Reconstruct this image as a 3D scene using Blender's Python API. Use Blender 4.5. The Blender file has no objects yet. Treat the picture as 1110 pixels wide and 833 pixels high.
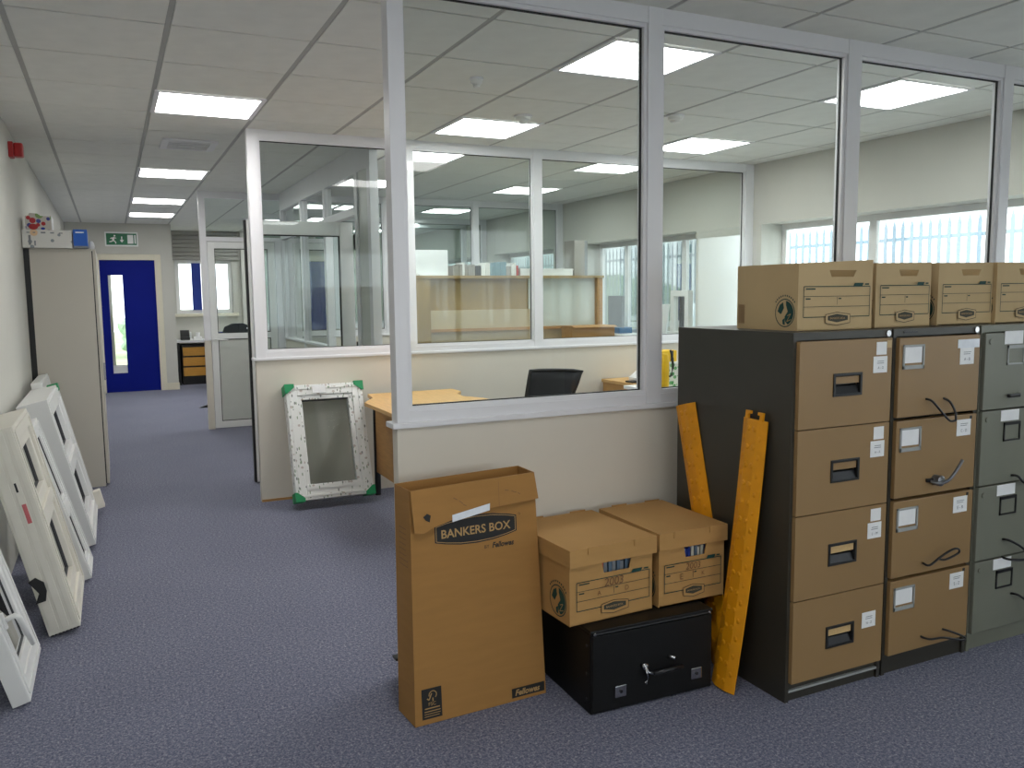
import bpy, bmesh, math, random
from mathutils import Matrix, Vector
random.seed(7)
scene = bpy.context.scene
col = scene.collection

# ---------------------------------------------------------------- camera
F_PX, PITCH, YAW, ROLL, CAM_H = 908.75, 0.10707, -0.44466, -0.01116, 1.436
def cam_matrix():
    cy, sy = math.cos(YAW), math.sin(YAW); cp, sp = math.cos(PITCH), math.sin(PITCH); cr, sr = math.cos(ROLL), math.sin(ROLL)
    A = Matrix(((1,0,0),(0,0,-1),(0,1,0)))
    M = Matrix(((cr,-sr,0),(sr,cr,0),(0,0,1))) @ Matrix(((1,0,0),(0,cp,-sp),(0,sp,cp))) @ Matrix(((cy,0,sy),(0,1,0),(-sy,0,cy))) @ A
    right, down, fwd = M[0], M[1], M[2]
    R = Matrix((right, -down, -fwd)).transposed().to_4x4()
    R.translation = (0, 0, CAM_H)
    return R
cd = bpy.data.cameras.new('camera'); cam = bpy.data.objects.new('camera', cd); col.objects.link(cam)
cd.sensor_fit = 'HORIZONTAL'; cd.sensor_width = 36.0; cd.lens = F_PX*36.0/1110.0
cd.clip_start = 0.02; cd.clip_end = 300
cam.matrix_world = cam_matrix()
scene.camera = cam

# ---------------------------------------------------------------- world and exposure
w = bpy.data.worlds.new('overcast_sky'); scene.world = w; w.use_nodes = True
bg = w.node_tree.nodes['Background']
bg.inputs['Color'].default_value = (0.93, 0.97, 1.0, 1); bg.inputs['Strength'].default_value = 1.75
scene.view_settings.view_transform = 'Standard'
scene.view_settings.look = 'None'
scene.view_settings.gamma = 1.0
scene.view_settings.use_curve_mapping = False
scene.view_settings.exposure = 1.3
LAMP = 6.8
try: scene.cycles.transparent_max_bounces = 48
except Exception: pass

# ---------------------------------------------------------------- materials
def lin(c):
    return tuple((v/255/12.92 if v/255 <= .04045 else ((v/255+.055)/1.055)**2.4) for v in c) + (1,)
MATS = {}
def mat(name, rgb, rough=.5, metal=0, var=.06, scale=12, bump=0, bscale=60, stretch=None, spec=.5):
    m = bpy.data.materials.new(name); m.use_nodes = True; nt = m.node_tree; b = nt.nodes['Principled BSDF']
    c = lin(rgb)
    b.inputs['Roughness'].default_value = rough; b.inputs['Metallic'].default_value = metal
    b.inputs['Specular IOR Level'].default_value = spec
    tc = nt.nodes.new('ShaderNodeTexCoord'); mp = nt.nodes.new('ShaderNodeMapping')
    nt.links.new(tc.outputs['Object'], mp.inputs['Vector'])
    if stretch: mp.inputs['Scale'].default_value = stretch
    n = nt.nodes.new('ShaderNodeTexNoise'); n.inputs['Scale'].default_value = scale; n.inputs['Detail'].default_value = 4
    nt.links.new(mp.outputs['Vector'], n.inputs['Vector'])
    r = nt.nodes.new('ShaderNodeValToRGB'); e = r.color_ramp.elements
    e[0].position = .3; e[1].position = .7
    e[0].color = tuple(v*(1-var) for v in c[:3])+(1,); e[1].color = tuple(min(1, v*(1+var)) for v in c[:3])+(1,)
    nt.links.new(n.outputs['Fac'], r.inputs['Fac']); nt.links.new(r.outputs['Color'], b.inputs['Base Color'])
    if bump:
        n2 = nt.nodes.new('ShaderNodeTexNoise'); n2.inputs['Scale'].default_value = bscale; n2.inputs['Detail'].default_value = 3
        nt.links.new(mp.outputs['Vector'], n2.inputs['Vector'])
        bp = nt.nodes.new('ShaderNodeBump'); bp.inputs['Strength'].default_value = bump; bp.inputs['Distance'].default_value = .004
        nt.links.new(n2.outputs['Fac'], bp.inputs['Height']); nt.links.new(bp.outputs['Normal'], b.inputs['Normal'])
    MATS[name] = m
    return m
mat('plaster', (200,199,191), .85, var=.02, scale=3, bump=.06, bscale=150)
mat('panel_cream', (216,209,196), .6, var=.025, scale=2, bump=.03, bscale=80)
mat('ceiling_tile', (232,233,227), .92, var=.03, scale=9, bump=.25, bscale=260)
mat('ceiling_void', (120,120,116), .9)
mat('tee_bar', (176,177,174), .6, var=.02)
mat('alu_white', (228,227,230), .38, var=.015, scale=4)
mat('upvc', (232,232,230), .3, var=.015, scale=5)
mat('upvc_cream', (226,222,210), .38, var=.03, scale=6)
mat('gasket', (28,29,30), .6)
mat('gasket_grey', (66,68,70), .6)
mat('red_print', (198,104,108), .6)
mat('paint_cream', (222,216,196), .5, var=.02)
mat('door_blue', (4,24,128), .6, var=.05, scale=2, spec=.15)
mat('blind_blue', (24,52,140), .7)
mat('cardboard', (160,116,60), .82, var=.045, scale=7, bump=.08, bscale=120, stretch=(1,1,6))
mat('cardboard_light', (180,138,82), .82, var=.04, scale=7, bump=.08, bscale=120, stretch=(1,1,6))
mat('cardboard_pale', (192,166,124), .82, var=.035, scale=6, bump=.06, bscale=120)
mat('cardboard_cut', (200,168,118), .9, var=.08, scale=90)
mat('ink_black', (24,23,21), .6)
mat('ink_green', (18,62,56), .7, var=.1)
mat('ink_oval', (62,60,48), .7)
mat('ink_tan', (176,142,94), .8)
mat('pen', (128,94,62), .8)
mat('paper', (238,238,238), .7, var=.03, scale=30)
mat('tape', (228,232,238), .35, var=.05, scale=40)
mat('steel_brown', (54,51,44), .42, var=.08, scale=5, bump=.05, bscale=300)
mat('steel_tan', (146,116,76), .45, var=.03, scale=4, bump=.04, bscale=300)
mat('steel_greygreen', (117,118,105), .45, var=.04, scale=5, bump=.04, bscale=300)
mat('steel_lightgrey', (160,162,160), .45, var=.03, scale=5)
mat('cupboard_grey', (196,190,178), .5, var=.02, scale=3)
mat('chrome', (190,190,192), .22, 1, var=.03)
mat('dark_metal', (58,58,60), .35, .8, var=.05)
mat('black_case', (13,13,13), .5, var=.15, scale=40, bump=.2, bscale=240, spec=.3)
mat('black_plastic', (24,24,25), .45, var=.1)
mat('mesh_fabric', (44,46,50), .9, var=.2, scale=160)
mat('rubber_yellow', (226,150,2), .5, var=.08, scale=18, bump=.1, bscale=90)
mat('yellow', (238,190,30), .5)
mat('oak', (206,164,104), .5, var=.10, scale=9, stretch=(9,1,9))
mat('oak_dark', (176,132,78), .5, var=.10, scale=9, stretch=(1,1,9))
mat('oak_tan', (156,130,84), .55, var=.06, scale=4)
mat('oak_pale', (190,172,140), .55, var=.05, scale=5)
mat('drawer_oak', (206,150,62), .5, var=.1, scale=9, stretch=(1,9,9))
mat('shutter', (158,156,150), .5, var=.03)
mat('sign_green', (12,112,72), .4, var=.03)
mat('sign_white', (240,243,240), .5)
mat('red', (165,22,24), .4)
mat('corner_green', (14,140,84), .45, var=.05)
mat('white_card', (225,226,226), .7, var=.03)
mat('grey_card', (128,132,136), .7, var=.05)
mat('blue_card', (34,96,190), .6, var=.04)
mat('blue_bin', (70,110,150), .6)
mat('phone_grey', (150,150,148), .5)
mat('lever_grey', (120,122,126), .35, .7)
mat('panel_grey', (200,203,196), .35, var=.02)
mat('fence_steel', (150,166,180), .6, var=.05)
mat('asphalt', (188,188,184), .95, var=.15, scale=3)
mat('grass', (150,160,122), .95, var=.2, scale=2)
mat('leaf', (146,172,140), .8, var=.35, scale=3, bump=.5, bscale=8)
for i, c in enumerate([(226,226,222),(60,62,66),(176,60,52),(120,150,160),(200,196,180),(90,110,130),(150,146,140)]):
    mat('spine_%d' % i, c, .6, var=.05)

def carpet():
    m = bpy.data.materials.new('carpet'); m.use_nodes = True; nt = m.node_tree; b = nt.nodes['Principled BSDF']
    b.inputs['Roughness'].default_value = .95; b.inputs['Specular IOR Level'].default_value = .15
    b.inputs['Sheen Weight'].default_value = .12
    tc = nt.nodes.new('ShaderNodeTexCoord')
    n1 = nt.nodes.new('ShaderNodeTexNoise'); n1.inputs['Scale'].default_value = 150; n1.inputs['Detail'].default_value = 3; n1.inputs['Roughness'].default_value = .7
    n2 = nt.nodes.new('ShaderNodeTexNoise'); n2.inputs['Scale'].default_value = 80; n2.inputs['Detail'].default_value = 5; n2.inputs['Roughness'].default_value = .75
    n3 = nt.nodes.new('ShaderNodeTexNoise'); n3.inputs['Scale'].default_value = 1.3
    for n in (n1, n2, n3): nt.links.new(tc.outputs['Object'], n.inputs['Vector'])
    r = nt.nodes.new('ShaderNodeValToRGB'); el = r.color_ramp.elements
    el[0].position = .36; el[0].color = lin((56,58,76)); el[1].position = .66; el[1].color = lin((184,184,190))
    k = el.new(.46); k.color = lin((93,97,122)); k = el.new(.54); k.color = lin((125,126,142))
    mx = nt.nodes.new('ShaderNodeMath'); mx.operation = 'ADD'
    h = nt.nodes.new('ShaderNodeMath'); h.operation = 'MULTIPLY'; h.inputs[1].default_value = .5
    nt.links.new(n1.outputs['Fac'], mx.inputs[0]); nt.links.new(n2.outputs['Fac'], mx.inputs[1]); nt.links.new(mx.outputs[0], h.inputs[0])
    nt.links.new(h.outputs[0], r.inputs['Fac'])
    r3 = nt.nodes.new('ShaderNodeValToRGB'); e3 = r3.color_ramp.elements
    e3[0].position = .3; e3[0].color = (.88,.88,.9,1); e3[1].position = .7; e3[1].color = (1.0,1.0,1.0,1)
    nt.links.new(n3.outputs['Fac'], r3.inputs['Fac'])
    mm = nt.nodes.new('ShaderNodeMix'); mm.data_type = 'RGBA'; mm.blend_type = 'MULTIPLY'; mm.inputs['Factor'].default_value = 1
    nt.links.new(r.outputs['Color'], mm.inputs['A']); nt.links.new(r3.outputs['Color'], mm.inputs['B'])
    nt.links.new(mm.outputs['Result'], b.inputs['Base Color'])
    bp = nt.nodes.new('ShaderNodeBump'); bp.inputs['Strength'].default_value = .4; bp.inputs['Distance'].default_value = .005
    nt.links.new(n1.outputs['Fac'], bp.inputs['Height']); nt.links.new(bp.outputs['Normal'], b.inputs['Normal'])
    MATS['carpet'] = m
carpet()

def glass(name, tint, gain=1.5, rough=0.0):
    m = bpy.data.materials.new(name); m.use_nodes = True; nt = m.node_tree; nt.nodes.clear()
    out = nt.nodes.new('ShaderNodeOutputMaterial'); mix = nt.nodes.new('ShaderNodeMixShader')
    tr = nt.nodes.new('ShaderNodeBsdfTransparent'); tr.inputs['Color'].default_value = tint
    gl = nt.nodes.new('ShaderNodeBsdfGlossy'); gl.inputs['Roughness'].default_value = rough
    fr = nt.nodes.new('ShaderNodeFresnel'); fr.inputs['IOR'].default_value = 1.5
    mu = nt.nodes.new('ShaderNodeMath'); mu.operation = 'MULTIPLY'; mu.inputs[1].default_value = gain; mu.use_clamp = True
    nt.links.new(fr.outputs[0], mu.inputs[0]); nt.links.new(mu.outputs[0], mix.inputs[0])
    nt.links.new(tr.outputs[0], mix.inputs[1]); nt.links.new(gl.outputs[0], mix.inputs[2]); nt.links.new(mix.outputs[0], out.inputs[0])
    MATS[name] = m
glass('glass', (.85,.905,.89,1), .8)
glass('glass_window', (.86,.915,.92,1), .8)
glass('glass_dark', (.86,.88,.88,1), 3.0)

def emissive(name, colr, s):
    m = bpy.data.materials.new(name); m.use_nodes = True; nt = m.node_tree; nt.nodes.clear()
    out = nt.nodes.new('ShaderNodeOutputMaterial'); e = nt.nodes.new('ShaderNodeEmission')
    e.inputs['Color'].default_value = colr; e.inputs['Strength'].default_value = s
    nt.links.new(e.outputs[0], out.inputs[0]); MATS[name] = m
emissive('lamp_diffuser', (1.0, .99, .97, 1), LAMP)

def printed(name, base, inks, scale, size):
    """film with small print marks scattered over it"""
    m = bpy.data.materials.new(name); m.use_nodes = True; nt = m.node_tree; b = nt.nodes['Principled BSDF']
    b.inputs['Roughness'].default_value = .35
    tc = nt.nodes.new('ShaderNodeTexCoord'); prev = None
    for i, (ink, st) in enumerate(inks):
        mp = nt.nodes.new('ShaderNodeMapping'); mp.inputs['Scale'].default_value = st; mp.inputs['Location'].default_value = (i*3.3, i*1.7, i*5.1)
        nt.links.new(tc.outputs['Object'], mp.inputs['Vector'])
        v = nt.nodes.new('ShaderNodeTexVoronoi'); v.inputs['Scale'].default_value = scale
        nt.links.new(mp.outputs['Vector'], v.inputs['Vector'])
        lt = nt.nodes.new('ShaderNodeMath'); lt.operation = 'LESS_THAN'; lt.inputs[1].default_value = size
        nt.links.new(v.outputs['Distance'], lt.inputs[0])
        mx = nt.nodes.new('ShaderNodeMix'); mx.data_type = 'RGBA'
        nt.links.new(lt.outputs[0], mx.inputs['Factor'])
        if prev is None: mx.inputs['A'].default_value = lin(base)
        else: nt.links.new(prev, mx.inputs['A'])
        mx.inputs['B'].default_value = lin(ink); prev = mx.outputs['Result']
    nt.links.new(prev, b.inputs['Base Color']); MATS[name] = m
printed('printed_film', (232,233,230), [((128,132,130),(1,1,.5)),((140,158,134),(1.3,1,.45)),((196,186,180),(.5,1,.6))], 38, .2)
printed('spotted_card', (188,182,172), [((170,30,40),(1,1,1)),((60,66,140),(1.4,1.4,1.4)),((120,150,90),(.8,.8,.8))], 13, .28)
printed('printed_box', (214,216,206), [((70,140,80),(1,1,.8)),((40,80,150),(.7,1,1)),((110,170,110),(1.4,1,1.2))], 20, .3)
printed('printed_carton', (214,212,206), [((226,190,150),(.5,1,.5)),((140,146,150),(1,1,1))], 16, .22)

# ---------------------------------------------------------------- builders
class MB:
    def __init__(s): s.v = []; s.f = []
    def add(s, vs, fs):
        o = len(s.v); s.v += [tuple(v) for v in vs]; s.f += [tuple(o+i for i in f) for f in fs]; return s
    def box(s, x0, x1, y0, y1, z0, z1):
        return s.hexa([(x0,y0,z0),(x1,y0,z0),(x1,y1,z0),(x0,y1,z0),(x0,y0,z1),(x1,y0,z1),(x1,y1,z1),(x0,y1,z1)])
    def hexa(s, p):
        return s.add(p, [(0,3,2,1),(4,5,6,7),(0,1,5,4),(1,2,6,5),(2,3,7,6),(3,0,4,7)])
    def prism(s, poly, a0, a1, axis='y'):
        n = len(poly)
        def P(u, v, a): return {'y': (u, a, v), 'x': (a, u, v), 'z': (u, v, a)}[axis]
        vs = [P(u, v, a0) for u, v in poly] + [P(u, v, a1) for u, v in poly]
        fs = [tuple(range(n)), tuple(range(2*n-1, n-1, -1))] + [(i, (i+1) % n, n+(i+1) % n, n+i) for i in range(n)]
        return s.add(vs, fs)
    def tube(s, path, r, n=8, closed_ends=True):
        path = [Vector(p) for p in path]; rings = []
        for i, p in enumerate(path):
            t = (path[min(i+1, len(path)-1)] - path[max(i-1, 0)]).normalized()
            a = t.cross(Vector((0,0,1)))
            if a.length < .1: a = t.cross(Vector((1,0,0)))
            a.normalize(); b = t.cross(a); rr = r[i] if isinstance(r, (list, tuple)) else r
            rings.append([p + a*rr*math.cos(2*math.pi*k/n) + b*rr*math.sin(2*math.pi*k/n) for k in range(n)])
        vs = [v for q in rings for v in q]; fs = []
        for i in range(len(path)-1):
            for k in range(n): fs.append((i*n+k, i*n+(k+1) % n, (i+1)*n+(k+1) % n, (i+1)*n+k))
        if closed_ends: fs += [tuple(range(n)), tuple(range((len(path)-1)*n+n-1, (len(path)-1)*n-1, -1))]
        return s.add(vs, fs)
    def lathe(s, prof, cx, cy, n=20):
        vs = []; fs = []
        for r, z in prof:
            for k in range(n): vs.append((cx+r*math.cos(2*math.pi*k/n), cy+r*math.sin(2*math.pi*k/n), z))
        m = len(prof)
        for i in range(m-1):
            for k in range(n): fs.append((i*n+k, i*n+(k+1) % n, (i+1)*n+(k+1) % n, (i+1)*n+k))
        fs += [tuple(range(n)), tuple(range((m-1)*n+n-1, (m-1)*n-1, -1))]
        return s.add(vs, fs)
    def xf(s, M): s.v = [tuple(M @ Vector(v)) for v in s.v]; return s
    def mesh(s, name, bevel=0, smooth=False):
        me = bpy.data.meshes.new(name); me.from_pydata(s.v, [], s.f)
        bm = bmesh.new(); bm.from_mesh(me)
        bmesh.ops.recalc_face_normals(bm, faces=bm.faces)
        if bevel: bmesh.ops.bevel(bm, geom=[e for e in bm.edges if e.is_manifold and e.calc_face_angle(0) > .5], offset=bevel, segments=2, affect='EDGES', profile=.6, clamp_overlap=True)
        bm.to_mesh(me); bm.free()
        if smooth:
            for p in me.polygons: p.use_smooth = True
        return me
def link(name, me, m, parent=None):
    if m is not None: me.materials.clear(); me.materials.append(MATS[m])
    o = bpy.data.objects.new(name, me); col.objects.link(o)
    if parent is not None: o.parent = parent
    return o
def part(name, mb, m, parent=None, bevel=0, smooth=False, label=None):
    o = link(name, mb.mesh(name, bevel, smooth), m, parent)
    if label: o['label'] = label
    return o
def box(name, x0, x1, y0, y1, z0, z1, m, parent=None, bevel=0, label=None):
    return part(name, MB().box(x0, x1, y0, y1, z0, z1), m, parent, bevel, label=label)
def tag(o, label, cat, group=None, kind=None):
    o['label'] = label; o['category'] = cat
    if group: o['group'] = group
    if kind: o['kind'] = kind
    return o
def thing(name, label, cat, loc=(0,0,0), rz=0, group=None, kind=None):
    o = bpy.data.objects.new(name, None); col.objects.link(o); o.location = loc; o.rotation_euler = (0,0,rz)
    o.empty_display_size = .1
    return tag(o, label, cat, group, kind)
def quad(name, p, m, parent=None):
    return link(name, MB().add(p, [tuple(range(len(p)))]).mesh(name), m, parent)
def text_data(s, bold=0, shear=0):
    c = bpy.data.curves.new('t', 'FONT'); c.body = s; c.size = 1; c.shear = shear; c.offset = bold; c.resolution_u = 3
    c.align_x = 'CENTER'; c.align_y = 'CENTER'
    o = bpy.data.objects.new('t', c); col.objects.link(o)
    me = bpy.data.meshes.new_from_object(o.evaluated_get(bpy.context.evaluated_depsgraph_get()))
    vs = [tuple(v.co) for v in me.vertices]; fs = [tuple(p.vertices) for p in me.polygons]
    bpy.data.objects.remove(o); bpy.data.curves.remove(c); bpy.data.meshes.remove(me)
    return vs, fs
class Face:
    """flat print on a face: origin, u and v directions, lifted by off along n"""
    def __init__(s, o, u, v, n): s.o, s.u, s.v, s.n = Vector(o), Vector(u).normalized(), Vector(v).normalized(), Vector(n).normalized(); s.mb = MB()
    def P(s, a, b, off=.0008): return s.o + s.u*a + s.v*b + s.n*off
    def poly(s, pts, off=.0008): s.mb.add([s.P(a, b, off) for a, b in pts], [tuple(range(len(pts)))]); return s
    def rect(s, a0, a1, b0, b1, off=.0008): return s.poly([(a0,b0),(a1,b0),(a1,b1),(a0,b1)], off)
    def line(s, a0, b0, a1, b1, wd, off=.0008):
        d = Vector((a1-a0, b1-b0)).normalized(); q = Vector((-d.y, d.x))*wd/2
        return s.poly([(a0+q.x,b0+q.y),(a0-q.x,b0-q.y),(a1-q.x,b1-q.y),(a1+q.x,b1+q.y)], off)
    def outline(s, pts, wd, off=.0008):
        for i in range(len(pts)): s.line(*pts[i], *pts[(i+1) % len(pts)], wd, off)
        return s
    def disc(s, a, b, ra, rb=None, n=28, off=.0008, t0=0, t1=2*math.pi):
        rb = rb or ra; return s.poly([(a+ra*math.cos(t0+(t1-t0)*k/n), b+rb*math.sin(t0+(t1-t0)*k/n)) for k in range(n)], off)
    def ring(s, a, b, r0, r1, n=32, off=.0008, t0=0, t1=2*math.pi):
        for k in range(n):
            p, q = t0+(t1-t0)*k/n, t0+(t1-t0)*(k+1)/n
            s.poly([(a+r0*math.cos(p),b+r0*math.sin(p)),(a+r1*math.cos(p),b+r1*math.sin(p)),(a+r1*math.cos(q),b+r1*math.sin(q)),(a+r0*math.cos(q),b+r0*math.sin(q))], off)
        return s
    def text(s, txt, a, b, wd, ht=None, bold=0, shear=0, off=.0012):
        vs, fs = text_data(txt, bold, shear); xs = [v[0] for v in vs]; ys = [v[1] for v in vs]
        sx = wd/(max(xs)-min(xs)); sy = (ht/(max(ys)-min(ys))) if ht else sx
        mx, my = (max(xs)+min(xs))/2, (max(ys)+min(ys))/2
        s.mb.add([s.P(a+(v[0]-mx)*sx, b+(v[1]-my)*sy, off) for v in vs], fs); return s
    def put(s, name, m, parent, label=None):
        me = bpy.data.meshes.new(name); me.from_pydata(s.mb.v, [], s.mb.f); s.mb = MB()
        o = link(name, me, m, parent)
        if label: o['label'] = label
        return o

# ---------------------------------------------------------------- room numbers
ZC = 2.561; XL, XR = -.545, 5.265; YBACK = -4.0; YE = 14.1; YW = 15.4
YA, YB, YC, YF, YG, YH = 2.875, 5.97, 9.59, 9.49, 11.9, 12.7
GX0, GY0, P = .283, 3.87, .6

# ---------------------------------------------------------------- setting
fl = MB().add([(XL-.2,YBACK-.2,0),(XR+.2,YBACK-.2,0),(XR+.2,YW+.1,0),(XL-.2,YW+.1,0),(XL-.2,YBACK-.2,-.1),(XR+.2,YBACK-.2,-.1),(XR+.2,YW+.1,-.1),(XL-.2,YW+.1,-.1)],
              [(0,1,2,3),(7,6,5,4),(0,4,5,1),(1,5,6,2),(2,6,7,3),(3,7,4,0)])
tag(part('floor', fl, 'carpet'), 'blue grey speckled office carpet', 'floor', kind='structure')
tag(box('wall_left', XL-.15, XL, YBACK, YE+.15, 0, ZC+.2, 'plaster'), 'long plain cream wall along the corridor', 'wall', kind='structure')
wb = MB().box(XL-.15, XR+.3, YBACK-.15, YBACK, 0, .8).box(XL-.15, XR+.3, YBACK-.15, YBACK, 2.3, ZC+.2).box(XL-.15, -.1, YBACK-.15, YBACK, .8, 2.3).box(5.0, XR+.3, YBACK-.15, YBACK, .8, 2.3)
tag(part('wall_back', wb, 'plaster'), 'cream wall behind the viewer, opened for the added fill window', 'wall', kind='structure')
t = thing('window_8', 'unseen wide white window added behind the viewer for fill light', 'window', (-.1, YBACK-.09, .8), kind='structure')  # unseen window, added to bring fill light onto the foreground
part('window_frame', MB().box(0,5.1,0,.06,0,.06).box(0,5.1,0,.06,1.44,1.5), 'upvc', t)
for k in range(6): box('mullion', k*1.008, k*1.008+.06, 0, .06, .06, 1.44, 'upvc', t)
for k in range(5): quad('pane', [(k*1.008+.05,.03,.06),(k*1.008+1.01,.03,.06),(k*1.008+1.01,.03,1.44),(k*1.008+.05,.03,1.44)], 'glass_window', t)
# end wall with door opening
we = MB().box(XL, -.165, YE, YE+.15, 0, ZC+.1).box(.715, .915, YE, YE+.15, 0, ZC+.1).box(-.165, .715, YE, YE+.15, 2.075, ZC+.1).box(.765, .915, YE+.15, YW, 0, ZC+.1)
tag(part('wall_end', we, 'plaster'), 'cream end wall around the blue door', 'wall', kind='structure')
# alcove wall with window
al = MB().box(.765, 1.03, YW, YW+.2, 0, ZC+.1).box(1.95, XR+.3, YW, YW+.2, 0, ZC+.1).box(1.03, 1.95, YW, YW+.2, 0, 1.16).box(1.03, 1.95, YW, YW+.2, 2.07, ZC+.1)
tag(part('wall_alcove', al, 'plaster'), 'cream alcove wall with a small window under a roller shutter', 'wall', kind='structure')
tag(box('trim_1', 2.1, 2.32, YW-.12, YW, 0, ZC, 'plaster'), 'cream pilaster beside the alcove window', 'trim', kind='structure')
# window wall
wins = [(-3.6,-1.6), (-1.3,.9), (1.2,5.86), (6.78,8.98), (9.75,11.6), (12.15,14.6)]
wr = MB().box(XR, XR+.32, YBACK, YW+.2, 0, .95).box(XR, XR+.32, YBACK, YW+.2, 2.03, ZC+.1)
ys = [YBACK] + [v for a in wins for v in a] + [YW+.2]
for i in range(0, len(ys), 2): wr.box(XR, XR+.32, ys[i], ys[i+1], .95, 2.03)
tag(part('wall_right', wr, 'plaster'), 'cream window wall with a deep recessed window band', 'wall', kind='structure')
for i, (a, b) in enumerate(wins):
    t = thing('window_%d' % (i+1), 'white framed strip window in the right wall, bay %d' % (i+1), 'window', (XR+.235, a, .95), 0, kind='structure')
    t['label'] = ['white strip window far behind the viewer', 'white strip window behind the viewer', 'long white strip window of the office with the filing cabinets before it',
                  'white strip window of the office with the oak hutch', 'white strip window of the third office', 'white strip window of the farthest office'][i]
    Ln = b-a; n = max(2, round(Ln/1.06)); H = 1.08
    mu = [k*Ln/n for k in range(n+1)]
    if i == 2: mu = [0, .66, 1.71-.0, 2.62, 3.66, Ln]
    if i == 3: mu = [0, .52, 1.62, Ln]
    part('window_frame', MB().box(0,.06,0,Ln,0,.06).box(0,.06,0,Ln,H-.05,H), 'upvc', t)
    for k, y in enumerate(mu):
        y0, y1 = (0,.05) if k == 0 else ((Ln-.05,Ln) if k == len(mu)-1 else (y-.035,y+.035))
        box('mullion', .008, .05, y0, y1, .06, H-.05, 'upvc', t, .004)
    for k in range(len(mu)-1):
        quad('pane', [(.03,mu[k]+.03,.05),(.03,mu[k+1]-.03,.05),(.03,mu[k+1]-.03,H-.04),(.03,mu[k]+.03,H-.04)], 'glass_window', t)
    box('window_sill', -.27, 0, -.0, Ln, -.0, .022, 'upvc', t)
# alcove window
t = thing('window_7', 'small white window with a blue blind in the alcove', 'window', (1.03, YW+.04, 1.16), kind='structure')
part('window_frame', MB().box(0,.92,0,.06,0,.07).box(0,.92,0,.06,.85,.91).box(0,.06,0,.06,.07,.85).box(.86,.92,0,.06,.07,.85).box(.43,.49,0,.06,.07,.85), 'upvc', t)
quad('pane', [(.05,.03,.06),(.44,.03,.06),(.44,.03,.86),(.05,.03,.86)], 'glass_window', t)
quad('pane', [(.48,.03,.06),(.87,.03,.06),(.87,.03,.86),(.48,.03,.86)], 'glass_window', t)
box('window_sill', -.06, 1.0, -.14, 0, -.05, 0, 'paint_cream', t, .005)
tag(box('window_blind', 1.29, 1.44, YW+.005, YW+.018, 1.22, 2.02, 'blind_blue'), 'blue blind strip hanging in the alcove window', 'blind')
# shutter
t = thing('roller_shutter', 'grey slatted roller shutter above the alcove window', 'shutter', (.98, YW-.055, 2.07))
for k in range(7): box('slat', 0, 1.08, 0, .03, k*.07, k*.07+.064, 'shutter', t, .012)
box('guide_rail', 1.08, 1.14, -.01, .05, -.0, .49, 'shutter', t)

# ceiling: slab, tiles and tee bars
ce = MB().box(XL-.15, XR+.3, YBACK-.15, .27, ZC, ZC+.06).box(XL-.15, XR+.3, .27, YW+.2, ZC+.03, ZC+.09)
ceil = tag(part('ceiling', ce, 'ceiling_tile'), 'suspended ceiling of pale grey mineral tiles', 'ceiling', kind='structure')
ce.v = ce.v
FILL_LIGHTS = [(0,-5), (0,-9), (3,-9)]  # out-of-view panels added to light the foreground
lights = [(3, 17), (6, 17)] + [(0, r) for r in (2, 7, 11, 14)] + [(c, r) for c in (3, 6) for r in (-1, 2, 4, 7, 11, 14)] + FILL_LIGHTS  # leading pair at the alcove end is added to brighten the far rooms
tile_me = {}
def tile(x0, x1, y0, y1):
    key = (round(x1-x0,3), round(y1-y0,3))
    if key not in tile_me:
        tile_me[key] = MB().box(0, key[0], 0, key[1], 0, .02).mesh('tile', .003); tile_me[key].materials.append(MATS['ceiling_tile'])
    o = bpy.data.objects.new('tile', tile_me[key]); col.objects.link(o); o.parent = ceil; o.location = (x0, y0, ZC)
for c in range(-2, 9):
    for r in range(-6, 20):
        if (c, r) in lights: continue
        x0, x1 = max(XL, GX0+c*P+.012), min(XR, GX0+(c+1)*P-.012)
        y0, y1 = GY0+r*P+.006, min(YW, GY0+(r+1)*P-.006)
        if x1-x0 < .02 or y1-y0 < .03: continue
        if y0 > YE and x1 < .9: continue
        tile(x0, x1, y0, y1)
for c in range(-1, 10):
    x = GX0+c*P
    if XL < x < XR: box('tee_bar', x-.011, x+.011, .27, YW if x > .9 else YE, ZC+.003, ZC+.03, 'tee_bar', ceil)
for (c, r) in lights:
    x0, y0 = GX0+c*P, GY0+r*P
    if (c, r) in FILL_LIGHTS: lab, grp = 'unseen square ceiling light panel added as fill over the open floor before the filing cabinets', 'added fill lights over the open floor'
    elif c == 0: lab, grp = {2:'square ceiling light over the corridor, on the window frames side of the air vent', 7:'square ceiling light over the corridor, next past the air vent', 11:'square ceiling light over the corridor by the glazed white door', 14:'square ceiling light over the corridor closest to the blue door'}[r], 'corridor ceiling lights'
    else: lab, grp = 'square ceiling light over %s, %s' % ({-1:'the first office by the front glass partition', 2:'the first office by the middle glass partition', 4:'the oak hutch office before the hutch', 7:'the oak hutch office past the hutch', 11:'the third office', 14:'the farthest office', 17:'the alcove end (added fill)'}[r], 'corridor side' if c == 3 else 'window side'), 'office ceiling lights'
    t = thing('ceiling_light', lab, 'ceiling light', (x0, y0, ZC-(.014 if r < -6 else 0)), group=grp)
    part('frame', MB().box(.004,.596,.004,.03,-.006,.014).box(.004,.596,.57,.596,-.006,.014).box(.004,.03,.03,.57,-.006,.014).box(.57,.596,.03,.57,-.006,.014), 'alu_white', t)
    box('diffuser', .03, .57, .03, .57, .0, .012, 'lamp_diffuser', t)
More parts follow.
